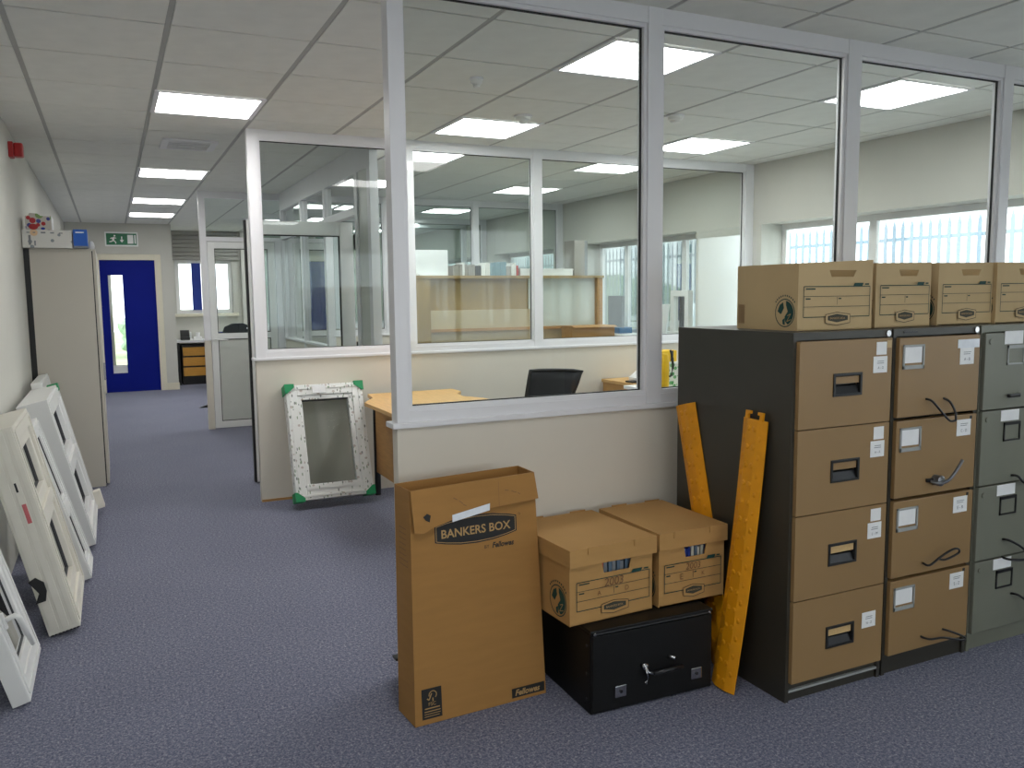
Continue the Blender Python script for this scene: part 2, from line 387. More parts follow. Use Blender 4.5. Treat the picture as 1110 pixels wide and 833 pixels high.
# ceiling vent
t = thing('ceiling_vent', 'square white ceiling air vent over the corridor', 'vent', (.40, 6.54, ZC))
part('frame', MB().box(0,.38,0,.05,-.014,0).box(0,.38,.35,.40,-.014,0).box(0,.05,.05,.35,-.014,0).box(.33,.38,.05,.35,-.014,0), 'alu_white', t, .003)
box('backing', .05, .33, .05, .35, -.003, 0, 'dark_metal', t)
for k in range(4): box('slat', .05, .33, .075+k*.07, .10+k*.07, -.012, -.005, 'alu_white', t)
# smoke detectors
for i, (x, y, lab) in enumerate([(1.796,4.16,'small sensor in the ceiling near the front glass partition'), (2.432,4.90,'round smoke detector beside the square ceiling light over the oak desk'), (3.331,4.52,'round smoke detector between the ceiling lights near the windows')]):
    t = thing('smoke_detector', lab, 'smoke detector', (x, y, ZC), group='smoke detectors')
    s = .6 if i == 0 else 1
    part('base', MB().lathe([(.06*s,0),(.06*s,-.012)],0,0), 'alu_white', t)
    part('head', MB().lathe([(.05*s,-.012),(.048*s,-.028),(.03*s,-.036),(.03*s,-.046),(.02*s,-.05)],0,0), 'upvc', t, smooth=False)
# fire alarm sounder on left wall
t = thing('alarm_sounder', 'red fire alarm sounder high on the cream left wall', 'alarm', (XL, 4.9, 2.2))
yy = 6.55
t.location = (XL, yy, 2.42)
box('base', 0, .03, -.05, .05, -.05, .05, 'red', t, .006)
box('body', .03, .085, -.042, .042, -.045, .045, 'red', t, .012)

# ---------------------------------------------------------------- partitions
def partition(name, label, X0, X1, Y, posts, sill, rail, t=.06, door=None, open_to=0):
    """glazed office partition along X, front face at Y; posts = [(x0,x1)]"""
    r = thing(name, label, 'partition', (X0, Y, 0), kind='structure')
    L = X1-X0
    box('lower_panel', 0, L, .002, t-.002, 0.0, sill, 'panel_cream', r, label='cream panel below the glazing')
    box('sill', -.02, L, -.014, t+.014, sill, sill+.02, 'alu_white', r, .004)
    box('bottom_rail', .004, L, .0, t, sill+.02, sill+.058, 'alu_white', r)
    box('top_rail', .004, L, 0, t, rail, ZC, 'alu_white', r)
    for (a, b) in posts: box('post', a-X0, b-X0, -.003, t+.003, sill+.02, ZC, 'alu_white', r, .002)
    for i in range(len(posts)-1):
        a, b = posts[i][1]-X0, posts[i+1][0]-X0; z0, z1 = sill+.058, rail
        bd = MB().box(a,b,.008,.05,z0,z0+.018).box(a,b,.008,.05,z1-.014,z1).box(a,a+.014,.008,.05,z0+.018,z1-.014).box(b-.014,b,.008,.05,z0+.018,z1-.014)
        part('glazing_bead', bd, 'alu_white', r)
        g = MB()
        for (u0,u1,w0,w1) in ((a+.014,b-.014,z0+.018,z0+.022),(a+.014,b-.014,z1-.019,z1-.014),(a+.014,a+.018,z0+.02,z1-.016),(b-.018,b-.014,z0+.02,z1-.016)):
            g.box(u0,u1,.025,.035,w0,w1)
        part('gasket', g, 'gasket', r)
        quad('pane', [(a+.014,.03,z0+.018),(b-.014,.03,z0+.018),(b-.014,.03,z1-.014),(a+.014,.03,z1-.014)], 'glass', r)
    return r
pa = partition('wall_partition_front', 'white framed glazed partition with cream base behind the boxes and cabinets', .91, XR, YA,
               [(.91,.958),(1.985,2.054),(3.07,3.15),(4.15,4.222),(5.2,XR)], .957, 2.497)
pb = partition('wall_partition_middle', 'white framed glazed partition with cream base behind the printed window frame', .89, XR, YB,
               [(.89,.961),(1.985,2.053),(3.05,3.119),(4.1,4.17),(5.175,XR)], .995, 2.503)
box('edge_clip', -.026, 0, .008, .05, .085, .093, 'gasket', pa)
box('skirting_strip', .0, .35, -.006, .0, 0, .016, 'oak_dark', pb)
pf = partition('wall_partition_rear', 'white framed glazed partition at the far side of the oak hutch office', 1.81, XR, YF,
               [(1.81,1.87),(2.9,2.97),(4.02,4.09),(5.19,XR)], .97, 2.50)
pg = partition('wall_partition_far', 'white framed glazed partition far down the window side', 1.81, XR, YG,
               [(1.81,1.87),(2.9,2.97),(4.02,4.09),(5.19,XR)], .97, 2.50)
ph = partition('wall_partition_last', 'white framed glazed partition of the last office', 1.81, XR, YH,
               [(1.81,1.87),(2.9,2.97),(4.02,4.09),(5.19,XR)], .97, 2.50)
# partition along the corridor lobby (runs in Y)
r = thing('wall_partition_lobby', 'white framed glazed side partition running back from the open glass door', 'partition', (1.75, YB+.06, 0), kind='structure')
Y1 = YC-YB-.06
box('top_rail', 0, .06, 0, Y1, 2.371, ZC, 'alu_white', r)
for a, b in ((0,.08),(.36,.44),(1.42,1.5),(2.42,2.5),(Y1-.06,Y1)): box('post', -.002, .062, a, b, 0, 2.371, 'alu_white', r)
box('lower_panel', .004, .056, 1.5, Y1-.06, 0, .97, 'panel_cream', r)
box('sill', -.012, .072, 1.5, Y1-.06, .97, .99, 'alu_white', r)
box('door_head', 0, .06, .44, 1.42, 2.06, 2.12, 'alu_white', r)
box('side_panel', .01, .05, .08, .36, 0, 2.371, 'panel_grey', r)
quad('pane', [(.03,.44,2.12),(.03,1.42,2.12),(.03,1.42,2.371),(.03,.44,2.371)], 'glass', r)
for a, b in ((1.5,2.42),(2.5,Y1-.06)):
    box('transom', 0, .06, a, b, 2.06, 2.11, 'alu_white', r)
    quad('pane', [(.03,a,.99),(.03,b,.99),(.03,b,2.06),(.03,a,2.06)], 'glass', r)
    quad('pane', [(.03,a,2.11),(.03,b,2.11),(.03,b,2.371),(.03,a,2.371)], 'glass', r)
# partition with a glass door across the lobby (C)
r = thing('wall_partition_door', 'white door frame partition beside the corridor with a glazed transom', 'partition', (.905, YC, 0), kind='structure')
box('post', 0, .065, 0, .06, .985, ZC, 'alu_white', r, .002)
box('base_post', 0, .065, 0, .06, 0, .97, 'panel_cream', r)
box('sill', -.012, .067, -.01, .07, .97, .985, 'alu_white', r)
box('top_rail', .065, .845, 0, .06, 2.49, ZC, 'alu_white', r)
box('door_head', .065, .845, 0, .06, 2.035, 2.08, 'alu_white', r)
box('jamb', .78, .845, 0, .06, 0, 2.035, 'alu_white', r)
quad('pane', [(.065,.03,2.08),(.845,.03,2.08),(.845,.03,2.49),(.065,.03,2.49)], 'glass', r)

def glass_door(name, label, w, h, st, mid=None):
    r = thing(name, label, 'door')
    for a, b in ((0,st),(w-st,w)): box('stile', a, b, 0, .045, 0, h, 'upvc', r, .003)
    for a, b in ((0,st*1.05),(h-st,h)): box('rail', st, w-st, 0, .045, a, b, 'upvc', r, .003)
    zs = [st*1.05] + ([mid, mid+.062] if mid else []) + [h-st]
    if mid: box('rail', st, w-st, 0, .045, mid, mid+.062, 'upvc', r, .003)
    for i in range(0, len(zs), 2):
        z0, z1 = zs[i], zs[i+1]
        part('gasket', MB().box(st,w-st,.012,.034,z0,z0+.008).box(st,w-st,.012,.034,z1-.008,z1).box(st,st+.008,.012,.034,z0,z1).box(w-st-.008,w-st,.012,.034,z0,z1), 'gasket', r)
        if mid and i == 0: box('infill_panel', st, w-st, .016, .03, z0, z1, 'panel_grey', r)
        else: quad('pane', [(st,.023,z0),(w-st,.023,z0),(w-st,.023,z1),(st,.023,z1)], 'glass', r)
    return r
d = glass_door('office_door', 'white glazed door with lever handle and solid grey lower panel', .70, 2.02, .07, .975)
d.location = (.975, YC+.005, .008)
hp = box('handle_plate', .022, .048, -.008, 0, .84, 1.02, 'upvc', d, .003)
part('lever', MB().tube([(.035,-.008,.975),(.035,-.045,.975),(.06,-.05,.973),(.165,-.05,.962)], .009), 'upvc', hp, smooth=True)
d2 = glass_door('open_glass_door', 'tall white framed glass door standing open behind the middle partition', .81, 2.0, .105)
d2.location = (.955, 6.60, .01)
box('edge_seal', -.016, 0, .0, .045, 0.0, 2.0, 'gasket', d2)
for z in (.22, 1.0, 1.85): part('hinge', MB().tube([(.822,-.01,z-.06),(.822,-.01,z+.06)], .011), 'gasket', d2)

# blue fire door
t = thing('door_1', 'dark blue fire door with a tall narrow glass slit', 'door', (-.11, YE+.02, 0), kind='structure')
t['label'] = 'dark blue fire door with a tall narrow glass slit'
W = .765; s0, s1, z0, z1 = .1, .315, .29, 1.79
part('leaf', MB().box(0,s0,0,.045,.005,2.01).box(s1,W,0,.045,.005,2.01).box(s0,s1,0,.045,.005,z0).box(s0,s1,0,.045,z1,2.01), 'door_blue', t)
part('slit_bead', MB().box(s0-.012,s0+.008,-.006,.0,z0-.012,z1+.012).box(s1-.008,s1+.012,-.006,.0,z0-.012,z1+.012).box(s0,s1,-.006,0,z1-.006,z1+.012).box(s0,s1,-.006,0,z0-.012,z0+.006), 'door_blue', t)
quad('pane', [(s0,.022,z0),(s1,.022,z0),(s1,.022,z1),(s0,.022,z1)], 'glass_window', t)
part('notice', MB().box(s0+.0,s1,.016,.02,z0,z0+.13), 'white_card', t)
box('closer_strip', s0, s0+.05, .026, .04, z0, z1, 'paint_cream', t)
part('door_frame', MB().box(-.09,0,-.035,.13,0,2.1).box(W,W+.09,-.035,.13,0,2.1).box(0,W,-.035,.13,2.012,2.1), 'paint_cream', t, .006)
tag(box('baseboard_end', .745, .925, YE-.018, YE, 0, .11, 'paint_cream', None, .004), 'cream skirting block right of the blue door', 'baseboard', kind='structure')

# exit sign
t = thing('exit_sign', 'green fire exit sign with running man and arrow above the blue door', 'sign', (-.012, YE, 2.215))
box('plate', 0, .456, -.012, 0, 0, .215, 'sign_white', t, .003)
box('green_panel', .02, .436, -.016, -.012, .022, .193, 'sign_green', t)
f = Face((.02,-.016,.022), (1,0,0), (0,0,1), (0,-1,0))
f.disc(.115,.135,.013).poly([(.07,.10),(.10,.118),(.118,.112),(.106,.062),(.088,.066)]).line(.10,.112,.135,.098,.012).line(.078,.108,.055,.09,.012).line(.095,.066,.125,.045,.014).line(.125,.045,.128,.018,.013).line(.092,.066,.07,.05,.014).line(.07,.05,.04,.046,.013)
f.put('running_man', 'sign_white', t)
f.line(.212,.125,.212,.06,.014).poly([(.182,.075),(.242,.075),(.212,.035)])
f.put('arrow', 'sign_white', t)
f.rect(.29,.37,.02,.15); f.rect(.385,.405,.02,.15)
f.put('doorway', 'sign_white', t)

# ---------------------------------------------------------------- outdoors
tag(box('ground', XR+.5, 40, -20, 45, -.3, -.2, 'asphalt'), 'paved yard outside the windows', 'ground', kind='structure')
tag(box('lawn', -14, XR+.4, YW+.35, 45, -.3, -.2, 'grass'), 'green lawn outside the blue door', 'ground', kind='structure')
tag(box('yard', -14, XR+.5, -20, YBACK-.4, -.3, -.2, 'asphalt'), 'paved yard behind the viewer', 'ground', kind='structure')
t = thing('palisade_fence', 'pale steel palisade fence outside the windows', 'fence', (10.6, 0, -.2))
for z in (.35, 2.37-.02): box('rail', .0, .05, 3, 36, z, z+.05, 'fence_steel', t)
pale = MB().prism([(-.03,0),(.03,0),(.03,2.55),(0,2.66),(-.03,2.55)], -.008, 0, 'x').mesh('pale'); pale.materials.append(MATS['fence_steel'])
k = 0; y = 5.0
while y < 34 and k < 190:
    o = bpy.data.objects.new('pale', pale); col.objects.link(o); o.parent = t; o.location = (0, y, 0); y += .152; k += 1
def bush(x, y, z, sx, sz, label):
    me = bpy.data.meshes.new('bush'); bm = bmesh.new(); bmesh.ops.create_icosphere(bm, subdivisions=4, radius=1)
    for v in bm.verts:
        n = math.sin(v.co.x*7+x)*.08+math.sin(v.co.y*9+y)*.08+math.sin(v.co.z*8+x*y)*.08+random.uniform(-.06,.06)
        v.co *= 1+n; v.co.x *= sx; v.co.y *= sx; v.co.z *= sz
    bm.to_mesh(me); bm.free()
    t = thing('bush', label, 'bush', (x, y, z), group='bushes outdoors')
    link('crown', me, 'leaf', t)
    part('trunk', MB().tube([(0,0,-z-.2),(0,0,0)], .1), 'oak_dark', t)
for i, (x, y, z, sx, sz) in enumerate([(17,25.4,.7,1.8,1.3),(18,30.5,.8,2.0,1.4),(19,36,.9,2.2,1.5)]):
    bush(x, y, z, sx, sz, 'round green bush behind the palisade fence')
bush(1.2, 26, .5, .9, .7, 'round green bush on the lawn outside the blue door')
t = None

# ---------------------------------------------------------------- filing cabinets
DZ = [(.968,1.266), (.670,.964), (.369,.666), (.072,.365)]
def cabinet(label, X, wd, body, front, style, cardz=None):
    r = thing('filing_cabinet', label, 'filing cabinet', (X, 2.117, 0), group='filing cabinets')
    D, Hh = .632, 1.296
    b = MB().box(0,.016,.002,D,0,Hh).box(wd-.016,wd,.002,D,0,Hh).box(.016,wd-.016,D-.012,D,0,Hh).box(.016,wd-.016,.002,D-.012,1.27,Hh).box(.016,wd-.016,.012,D-.012,.0,.07).box(.016,wd-.016,.06,.07,.07,1.27)
    part('body', b, body, r)
    if style == 0:
        box('plinth_strip', .016, wd-.016, .002, .012, .034, .042, 'steel_lightgrey', r)
        lk = part('lock', MB().lathe([(.011,0),(.011,.006)],0,0,14).xf(Matrix.Translation((wd-.02,.002,1.282)) @ Matrix.Rotation(math.pi/2,4,'X')), 'chrome', r)
    if style == 1:
        part('lock', MB().lathe([(.011,0),(.011,.006)],0,0,14).xf(Matrix.Translation((wd-.02,.002,1.282)) @ Matrix.Rotation(math.pi/2,4,'X')), 'chrome', r)
        box('maker_badge', .05, .12, -.001, .002, 1.28, 1.286, 'dark_metal', r)
    for i, (z0, z1) in enumerate(DZ):
        x0, x1 = .014, wd-.014
        if style == 0:
            # drawer front with a recessed pull
            hx0, hx1, hz1 = .172, .300, z1-.118; hz0 = hz1-.072
            dr = part('drawer', MB().box(x0,hx0,-.014,.02,z0,z1).box(hx1,x1,-.014,.02,z0,z1).box(hx0,hx1,-.014,.02,z0,hz0).box(hx0,hx1,-.014,.02,hz1,z1).box(hx0,hx1,.012,.02,hz0,hz1), front, r)
            part('pull_frame', MB().box(hx0-.004,hx1+.004,-.018,-.0,hz1-.006,hz1+.004).box(hx0-.004,hx1+.004,-.018,0,hz0-.004,hz0+.004).box(hx0-.004,hx0+.006,-.018,0,hz0,hz1).box(hx1-.006,hx1+.004,-.018,0,hz0,hz1), 'black_plastic', dr, .002)
            part('pull_recess', MB().box(hx0+.006,hx1-.006,.004,.012,hz0+.004,hz1-.006), 'black_plastic', dr)
            box('card_slot', hx0+.008, hx1-.008, -.012, -.002, hz1-.032, hz1-.008, front if i < 2 else 'cardboard_cut', dr)
            part('grip', MB().prism([(-.014,hz0+.004),(.004,hz0+.004),(.004,hz0+.034),(-.004,hz0+.03)], hx0+.008, hx1-.008, 'x'), 'dark_metal', dr)
            cx = x1-.092 if i != 3 else x1-.105; cz = z1-.07 if i < 3 else z1-.10
            for j, (dx, dzz, ww, hh) in enumerate([(.014,.035,.05,.045),(0,-.022,.068,.058)]):
                if i == 3 and j == 0: continue
                c_ = part('paper_label', MB().box(cx+dx,cx+dx+ww,-.0152-.0006*j,-.0142-.0006*j,cz+dzz-hh/2,cz+dzz+hh/2), 'paper', dr)
                if j == 1:
                    ff = Face((cx+dx,-.0164,cz+dzz-hh/2),(1,0,0),(0,0,1),(0,-1,0)); ff.rect(.018,.05,.04,.042).rect(.016,.05,.033,.035)
                    ff.text(['A - G','H - K','L - M','N - Z'][i], .034, .018, .028); ff.put('writing', 'lever_grey', c_)
            if i == 0: part('sticker', MB().box(x1-.026,x1-.004,-.0152,-.0142,z1-.034,z1-.008), 'cardboard_pale', dr)
        else:
            gap = .006 if style == 1 else .0015
            dr = box('drawer', x0+(0 if style == 1 else -.008), x1+(0 if style == 1 else .008), -.014, .02, z0+gap, z1-(.002 if style == 1 else 0), front, r, .003)
            if style == 1:
                hx0, hx1, h1 = .03, .14, z1-.028; h0 = h1-.088
                part('label_holder', MB().box(hx0,hx1,-.019,-.014,h0,h0+.014).box(hx0,hx1,-.019,-.014,h1-.008,h1).box(hx0,hx0+.008,-.019,-.014,h0,h1).box(hx1-.008,hx1,-.019,-.014,h0,h1), 'steel_lightgrey', dr, .001)
                part('card', MB().box(hx0+.008,hx1-.012,-.0165,-.014,h0+.022,h1-.008), 'paper', dr)
                lx = x1-.112
                c_ = part('paper_label', MB().box(lx,lx+.078,-.0152,-.0142,z1-.112+(.03 if i else 0),z1-.04+(.02 if i else 0)), 'paper', dr)
                ff = Face((lx,-.0154,z1-.112+(.03 if i else 0)),(1,0,0),(0,0,1),(0,-1,0)); ff.rect(.018,.06,.045,.047).rect(.018,.055,.038,.040)
                ff.text(['A - B','C - D','E - R','S - Z'][i], .038, .02, .034); ff.put('writing', 'lever_grey', c_)
                if i == 0: box('tape', lx-.014, x1-.006, -.0155, -.0145, z1-.05, z1-.018, 'tape', dr)
                else: box('lock_hole', x1-.04, x1-.028, -.0152, -.014, z1-.02, z1-.008, 'dark_metal', dr)
            else:
                hx0, hx1, h1 = .135, .235, z1-.05; h0 = h1-.075
                part('label_holder', MB().box(hx0,hx1,-.018,-.014,h0,h0+.006).box(hx0,hx1,-.018,-.014,h1-.012,h1).box(hx0,hx0+.006,-.018,-.014,h0,h1).box(hx1-.006,hx1,-.018,-.014,h0,h1), 'dark_metal' if i else 'steel_lightgrey', dr)
                box('paper_label', .115, .225, -.0155, -.0145, z1-.045, z1-.002 + (.008 if i == 0 else 0), 'paper', dr)
                part('lock_button', MB().lathe([(.011,0),(.011,.004)],0,0,12).xf(Matrix.Translation((.035,-.014,z1-.032)) @ Matrix.Rotation(math.pi/2,4,'X')), 'steel_greygreen', dr)
    return r
cab1 = cabinet('brown filing cabinet with recessed black drawer pulls, end of the row by the yellow ramps', 2.052, .462, 'steel_brown', 'steel_tan', 0)
cab2 = cabinet('brown filing cabinet with bare wire loops for drawer pulls, between two other cabinets', 2.524, .462, 'steel_brown', 'steel_tan', 1)
cab3 = cabinet('grey green filing cabinet with white labels above its card holders', 2.998, .47, 'steel_greygreen', 'steel_greygreen', 2)
cab1.location.z = cab2.location.z = cab3.location.z = 0
def smooth_path(p, n=5):
    p = [Vector(q) for q in p]; out = []
    for i in range(len(p)-1):
        a, b, c, d = p[max(i-1,0)], p[i], p[i+1], p[min(i+2,len(p)-1)]
        for k in range(n):
            t = k/n; out.append(.5*((2*b)+(c-a)*t+(2*a-5*b+4*c-d)*t*t+(3*b-a-3*c+d)*t*t*t))
    return out+[p[-1]]
def loop(cab, pts, r=.0042, m='dark_metal'):
    pts = smooth_path(pts)
    part('pull_wire', MB().tube([(x-cab.location.x, y-cab.location.y, z) for x, y, z in pts], r, 8), m, cab, smooth=True)
YD = 2.117-.014
loop(cab2, [(2.685,YD+.005,1.036),(2.695,YD-.02,1.028),(2.735,YD-.035,.982),(2.765,YD-.04,.955),(2.785,YD-.042,.952),(2.797,YD-.042,.957),(2.80,YD-.035,.985),(2.79,YD-.02,1.02),(2.779,YD+.005,1.034)])
loop(cab2, [(2.72,YD+.005,.728),(2.725,YD-.03,.722),(2.765,YD-.04,.726),(2.80,YD-.045,.755),(2.84,YD-.045,.80)], .006, 'lever_grey')
part('pivot', MB().lathe([(.02,0),(.02,.03),(.012,.036)],0,0,14).xf(Matrix.Translation((2.75-2.524,-.014,.727)) @ Matrix.Rotation(math.pi/2,4,'X')), 'lever_grey', cab2)
part('pivot_plate', MB().box(2.70-2.524,2.74-2.524,-.024,-.014,.722,.736), 'dark_metal', cab2, .003)
loop(cab2, [(2.70,YD-.005,.414),(2.705,YD-.03,.412),(2.755,YD-.04,.442),(2.81,YD-.045,.462),(2.842,YD-.045,.458),(2.846,YD-.04,.44),(2.80,YD-.02,.416),(2.788,YD+.005,.418)])
loop(cab2, [(2.712,YD+.005,.124),(2.72,YD-.03,.122),(2.78,YD-.045,.122),(2.85,YD-.05,.103),(2.892,YD-.05,.094),(2.895,YD-.045,.104),(2.85,YD-.02,.125),(2.83,YD+.005,.13)])
loop(cab3, [(3.20,YD+.005,.695),(3.19,YD-.03,.70),(3.21,YD-.045,.675),(3.26,YD-.05,.665),(3.32,YD-.045,.675),(3.33,YD+.005,.70)], .005)
loop(cab3, [(3.165,YD+.005,.44),(3.17,YD-.03,.44),(3.22,YD-.045,.41),(3.27,YD-.05,.36),(3.28,YD-.05,.32)], .005)
loop(cab3, [(3.17,YD+.005,.365),(3.18,YD-.03,.362),(3.25,YD-.055,.362),(3.30,YD-.05,.385)], .005)
loop(cab3, [(3.235,YD+.005,.205),(3.24,YD-.03,.205),(3.275,YD-.045,.17),(3.295,YD-.05,.09),(3.30,YD-.05,.06)], .005)
part('pull_stub', MB().box(.145,.21,-.03,-.014,1.012,1.026), 'dark_metal', cab3, .004)

# ---------------------------------------------------------------- archive boxes
def emblem(f, cx, cy, r, parent, arc=True):
    f.ring(cx, cy, r*.93, r, 32)
    f.poly([(cx+r*.86*math.cos(a), cy+r*.86*math.sin(a)) for a in [math.radians(d) for d in range(-70,95,11)]] + [(cx+r*.1,cy+r*.55),(cx+r*.28,cy+r*.1),(cx-r*.02,cy-r*.25),(cx+r*.05,cy-r*.6)])
    f.poly([(cx-r*.75,cy+r*.1),(cx-r*.55,cy+r*.55),(cx-r*.2,cy+r*.75),(cx-r*.1,cy+r*.35),(cx-r*.4,cy-r*.1)])
    f.poly([(cx-r*.25,cy-r*.5),(cx+r*.0,cy-r*.35),(cx+r*.02,cy-r*.85),(cx-r*.2,cy-r*.8)])
    if arc:
        for k in range(11):
            a = math.radians(140-k*10); f.rect(cx+r*1.22*math.cos(a)-r*.05, cx+r*1.22*math.cos(a)+r*.05, cy+r*1.22*math.sin(a)-r*.06, cy+r*1.22*math.sin(a)+r*.06)
    f.put('globe_emblem', 'ink_green', parent)
    f.line(cx+r*.25,cy-r*.2,cx+r*.6,cy-r*.05,r*.05,.0013).line(cx+r*.6,cy-r*.05,cx+r*.2,cy-r*.6,r*.05,.0013).line(cx+r*.2,cy-r*.6,cx+r*.65,cy-r*.45,r*.05,.0013)
    f.put('emblem_lines', 'ink_tan', parent)
def form(f, u0, u1, v0, v1, parent, year=None, a=None, b=None):
    """printed contents form with brand oval"""
    H = v1-v0; W = u1-u0; t = .0028
    mid = (u0+u1)/2
    f.outline([(u0,v0),(u1,v0),(u1,v1),(u0,v1)], t)
    f.line(u0, v1-H*.32, u1, v1-H*.32, .0016).line(u0, v1-H*.66, u1, v1-H*.66, .0016).line(u0+W*.5, v1-H*.35, u0+W*.5, v1-H*.6, .0016)
    f.rect(u0+W*.03,u0+W*.17,v1-H*.1,v1-H*.06).rect(u0+W*.03,u0+W*.10,v1-H*.42,v1-H*.38).rect(u0+W*.52,u0+W*.56,v1-H*.42,v1-H*.38)
    f.poly([(u1-W*.26,v1+.001),(u1-W*.12,v1+.001),(u1-W*.10,v1+.012),(u1-W*.24,v1+.012)]).rect(u1-W*.08,u1-.005,v1+.005,v1+.010)
    f.put('printed_form', 'ink_green', parent)
    o0, o1 = mid-W*.17, mid+W*.20
    op = [(o0,v0+.008),(o0,v0-.022),(mid,v0-.030),(o1,v0-.022),(o1,v0+.008),(mid,v0+.016)]
    f.poly(op, .001).put('oval_ground', 'cardboard_light' if year else 'cardboard_pale', parent)
    f.outline(op, .0022, .0014)
    f.poly([(o0+.010,v0+.003),(o0+.010,v0-.012),(mid,v0-.020),(o1-.010,v0-.012),(o1-.010,v0+.003),(mid,v0+.010)], .0014)
    f.put('brand_oval', 'ink_oval', parent)
    f.text('BANKERS BOX', mid+.003, v0-.005, (o1-o0)*.62, off=.0018).put('brand_lettering', 'ink_tan', parent)
    if year:
        f.text(year, mid, v1-H*.16, W*.26, shear=.1); f.text(a, u0+W*.3, v1-H*.49, W*.05); f.text(b, u0+W*.68, v1-H*.49, W*.05)
        f.put('handwriting', 'pen', parent)
def holed_front(mb, w, h, y, hu0, hu1, hv0, hv1, d=0):
    """front wall in the XZ plane with a trapezoid hand hole"""
    o = [(0,y,0),(w,y,0),(w,y,h),(0,y,h)]; i = [(hu0+.012,y,hv0),(hu1-.012,y,hv0),(hu1,y,hv1),(hu0,y,hv1)]
    mb.add(o+i, [(0,1,5,4),(1,2,6,5),(2,3,7,6),(3,0,4,7)])
def solid(o, th):
    m = o.modifiers.new('thickness', 'SOLIDIFY'); m.thickness = th; m.offset = -1
def open_box(label, X, Y, Z, w, d, h, rz=0, emb=True, lift=0):
    r = thing('archive_box', label, 'box', (X, Y, Z), rz, 'open archive boxes on the filing cabinets')
    mb = MB(); holed_front(mb, w, h, 0, w*.40, w*.78, h*.80, h*.90)
    mb.add([(0,0,0),(0,d,0),(0,d,h),(0,0,h)], [(0,1,2,3)]); mb.add([(w,0,0),(w,d,0),(w,d,h+lift),(w,0,h+lift)], [(3,2,1,0)])
    mb.add([(0,d,0),(w,d,0),(w,d,h),(0,d,h)], [(0,1,2,3)]); mb.add([(0,0,0),(w,0,0),(w,d,0),(0,d,0)], [(3,2,1,0)])
    for i, v in enumerate(mb.v):
        if abs(v[2]-h) < 1e-4: mb.v[i] = (v[0], v[1], h+lift*v[0]/w)
    bd = part('carton', mb, 'cardboard_pale', r); solid(bd, .004)
    f = Face((0,-.0045,0),(1,0,0),(0,0,1),(0,-1,0)); form(f, w*.05, w*.96, h*.20, h*.655, r)
    if emb:
        f = Face((-.0045,d,0),(0,-1,0),(0,0,1),(-1,0,0)); emblem(f, d-.062, .062, .050, r)
        for k in range(6): f.rect(.012+k*.006, .015+k*.006, .02, .09)
        f.put('side_print', 'pen', r)
    return r
open_box('open archive box with a round green emblem, on the cabinet with black pulls', 2.150, 2.20, 1.2965, .335, .325, .234, math.radians(-2), lift=.013)
open_box('open archive box on the wire pull cabinet, next to the round emblem box', 2.535, 2.21, 1.2965, .297, .335, .237, math.radians(2), lift=.004)
open_box('open archive box with daylight in its hand hole, spanning two cabinets', 2.875, 2.215, 1.2965, .308, .335, .240, 0, lift=.003)
open_box('open archive box on the grey green cabinet', 3.195, 2.20, 1.2965, .325, .335, .243, 0)

def lidded_box(label, X, Y, Z, w, d, h, rz, year, a, b, sep, books=6):
    r = thing('lidded_archive_box', label, 'box', (X, Y, Z), rz, 'lidded archive boxes on the black case')
    mb = MB(); holed_front(mb, w, h, 0, w*.36, w*.74, h*.635, h*.83)
    mb.add([(0,0,0),(0,d,0),(0,d,h),(0,0,h)], [(0,1,2,3)]); mb.add([(w,0,0),(w,d,0),(w,d,h),(w,0,h)], [(3,2,1,0)])
    mb.add([(0,d,0),(w,d,0),(w,d,h),(0,d,h)], [(0,1,2,3)]); mb.add([(0,0,0),(w,0,0),(w,d,0),(0,d,0)], [(3,2,1,0)])
    bd = part('carton', mb, 'cardboard_light', r); solid(bd, .004)
    lid = part('lid', MB().box(-.010,w+.010,-.012,d+.010,h+.002,h+.007).box(-.010,w+.010,-.012,-.007,h-.054,h+.002).box(-.010,w+.010,d+.005,d+.010,h-.054,h+.002).box(-.010,-.005,-.007,d+.005,h-.054,h+.002).box(w+.005,w+.010,-.007,d+.005,h-.054,h+.002), 'cardboard_light', r)
    for u in (.18, .74):
        part('lid_tab', MB().box(w*u, w*u+.07, -.016, -.012, h-.014, h+.010), 'cardboard_light', lid)
        part('lid_tab', MB().box(w*u, w*u+.07, d+.010, d+.014, h-.014, h+.012), 'cardboard_light', lid)
    f = Face((0,-.0045,0),(1,0,0),(0,0,1),(0,-1,0)); form(f, w*.06, w*.95, h*.19, h*.575, r, year, a, b)
    f = Face((-.0045,d,0),(0,-1,0),(0,0,1),(-1,0,0)); emblem(f, d-.075, .07, .056, r)
    for k in range(9):
        u = w*.33+k*w*.05
        part('file', MB().box(u, u+w*.04, .012+random.random()*.012, .2, .02, h*.8-random.random()*.02), random.choice(['spine_5','blind_blue','spine_2','spine_4','spine_5','grey_card']), r)
    return r
lidded_box('lidded archive box marked A D with a round green emblem, by the tall flat carton', 1.358, 2.405, .3035, .345, .40, .262, math.radians(2.5), '2003', 'A', 'D', '')
lidded_box('lidded archive box marked E K, nearest the yellow cable ramps', 1.729, 2.412, .3035, .285, .39, .268, 0, '2003', 'E', 'K', '')

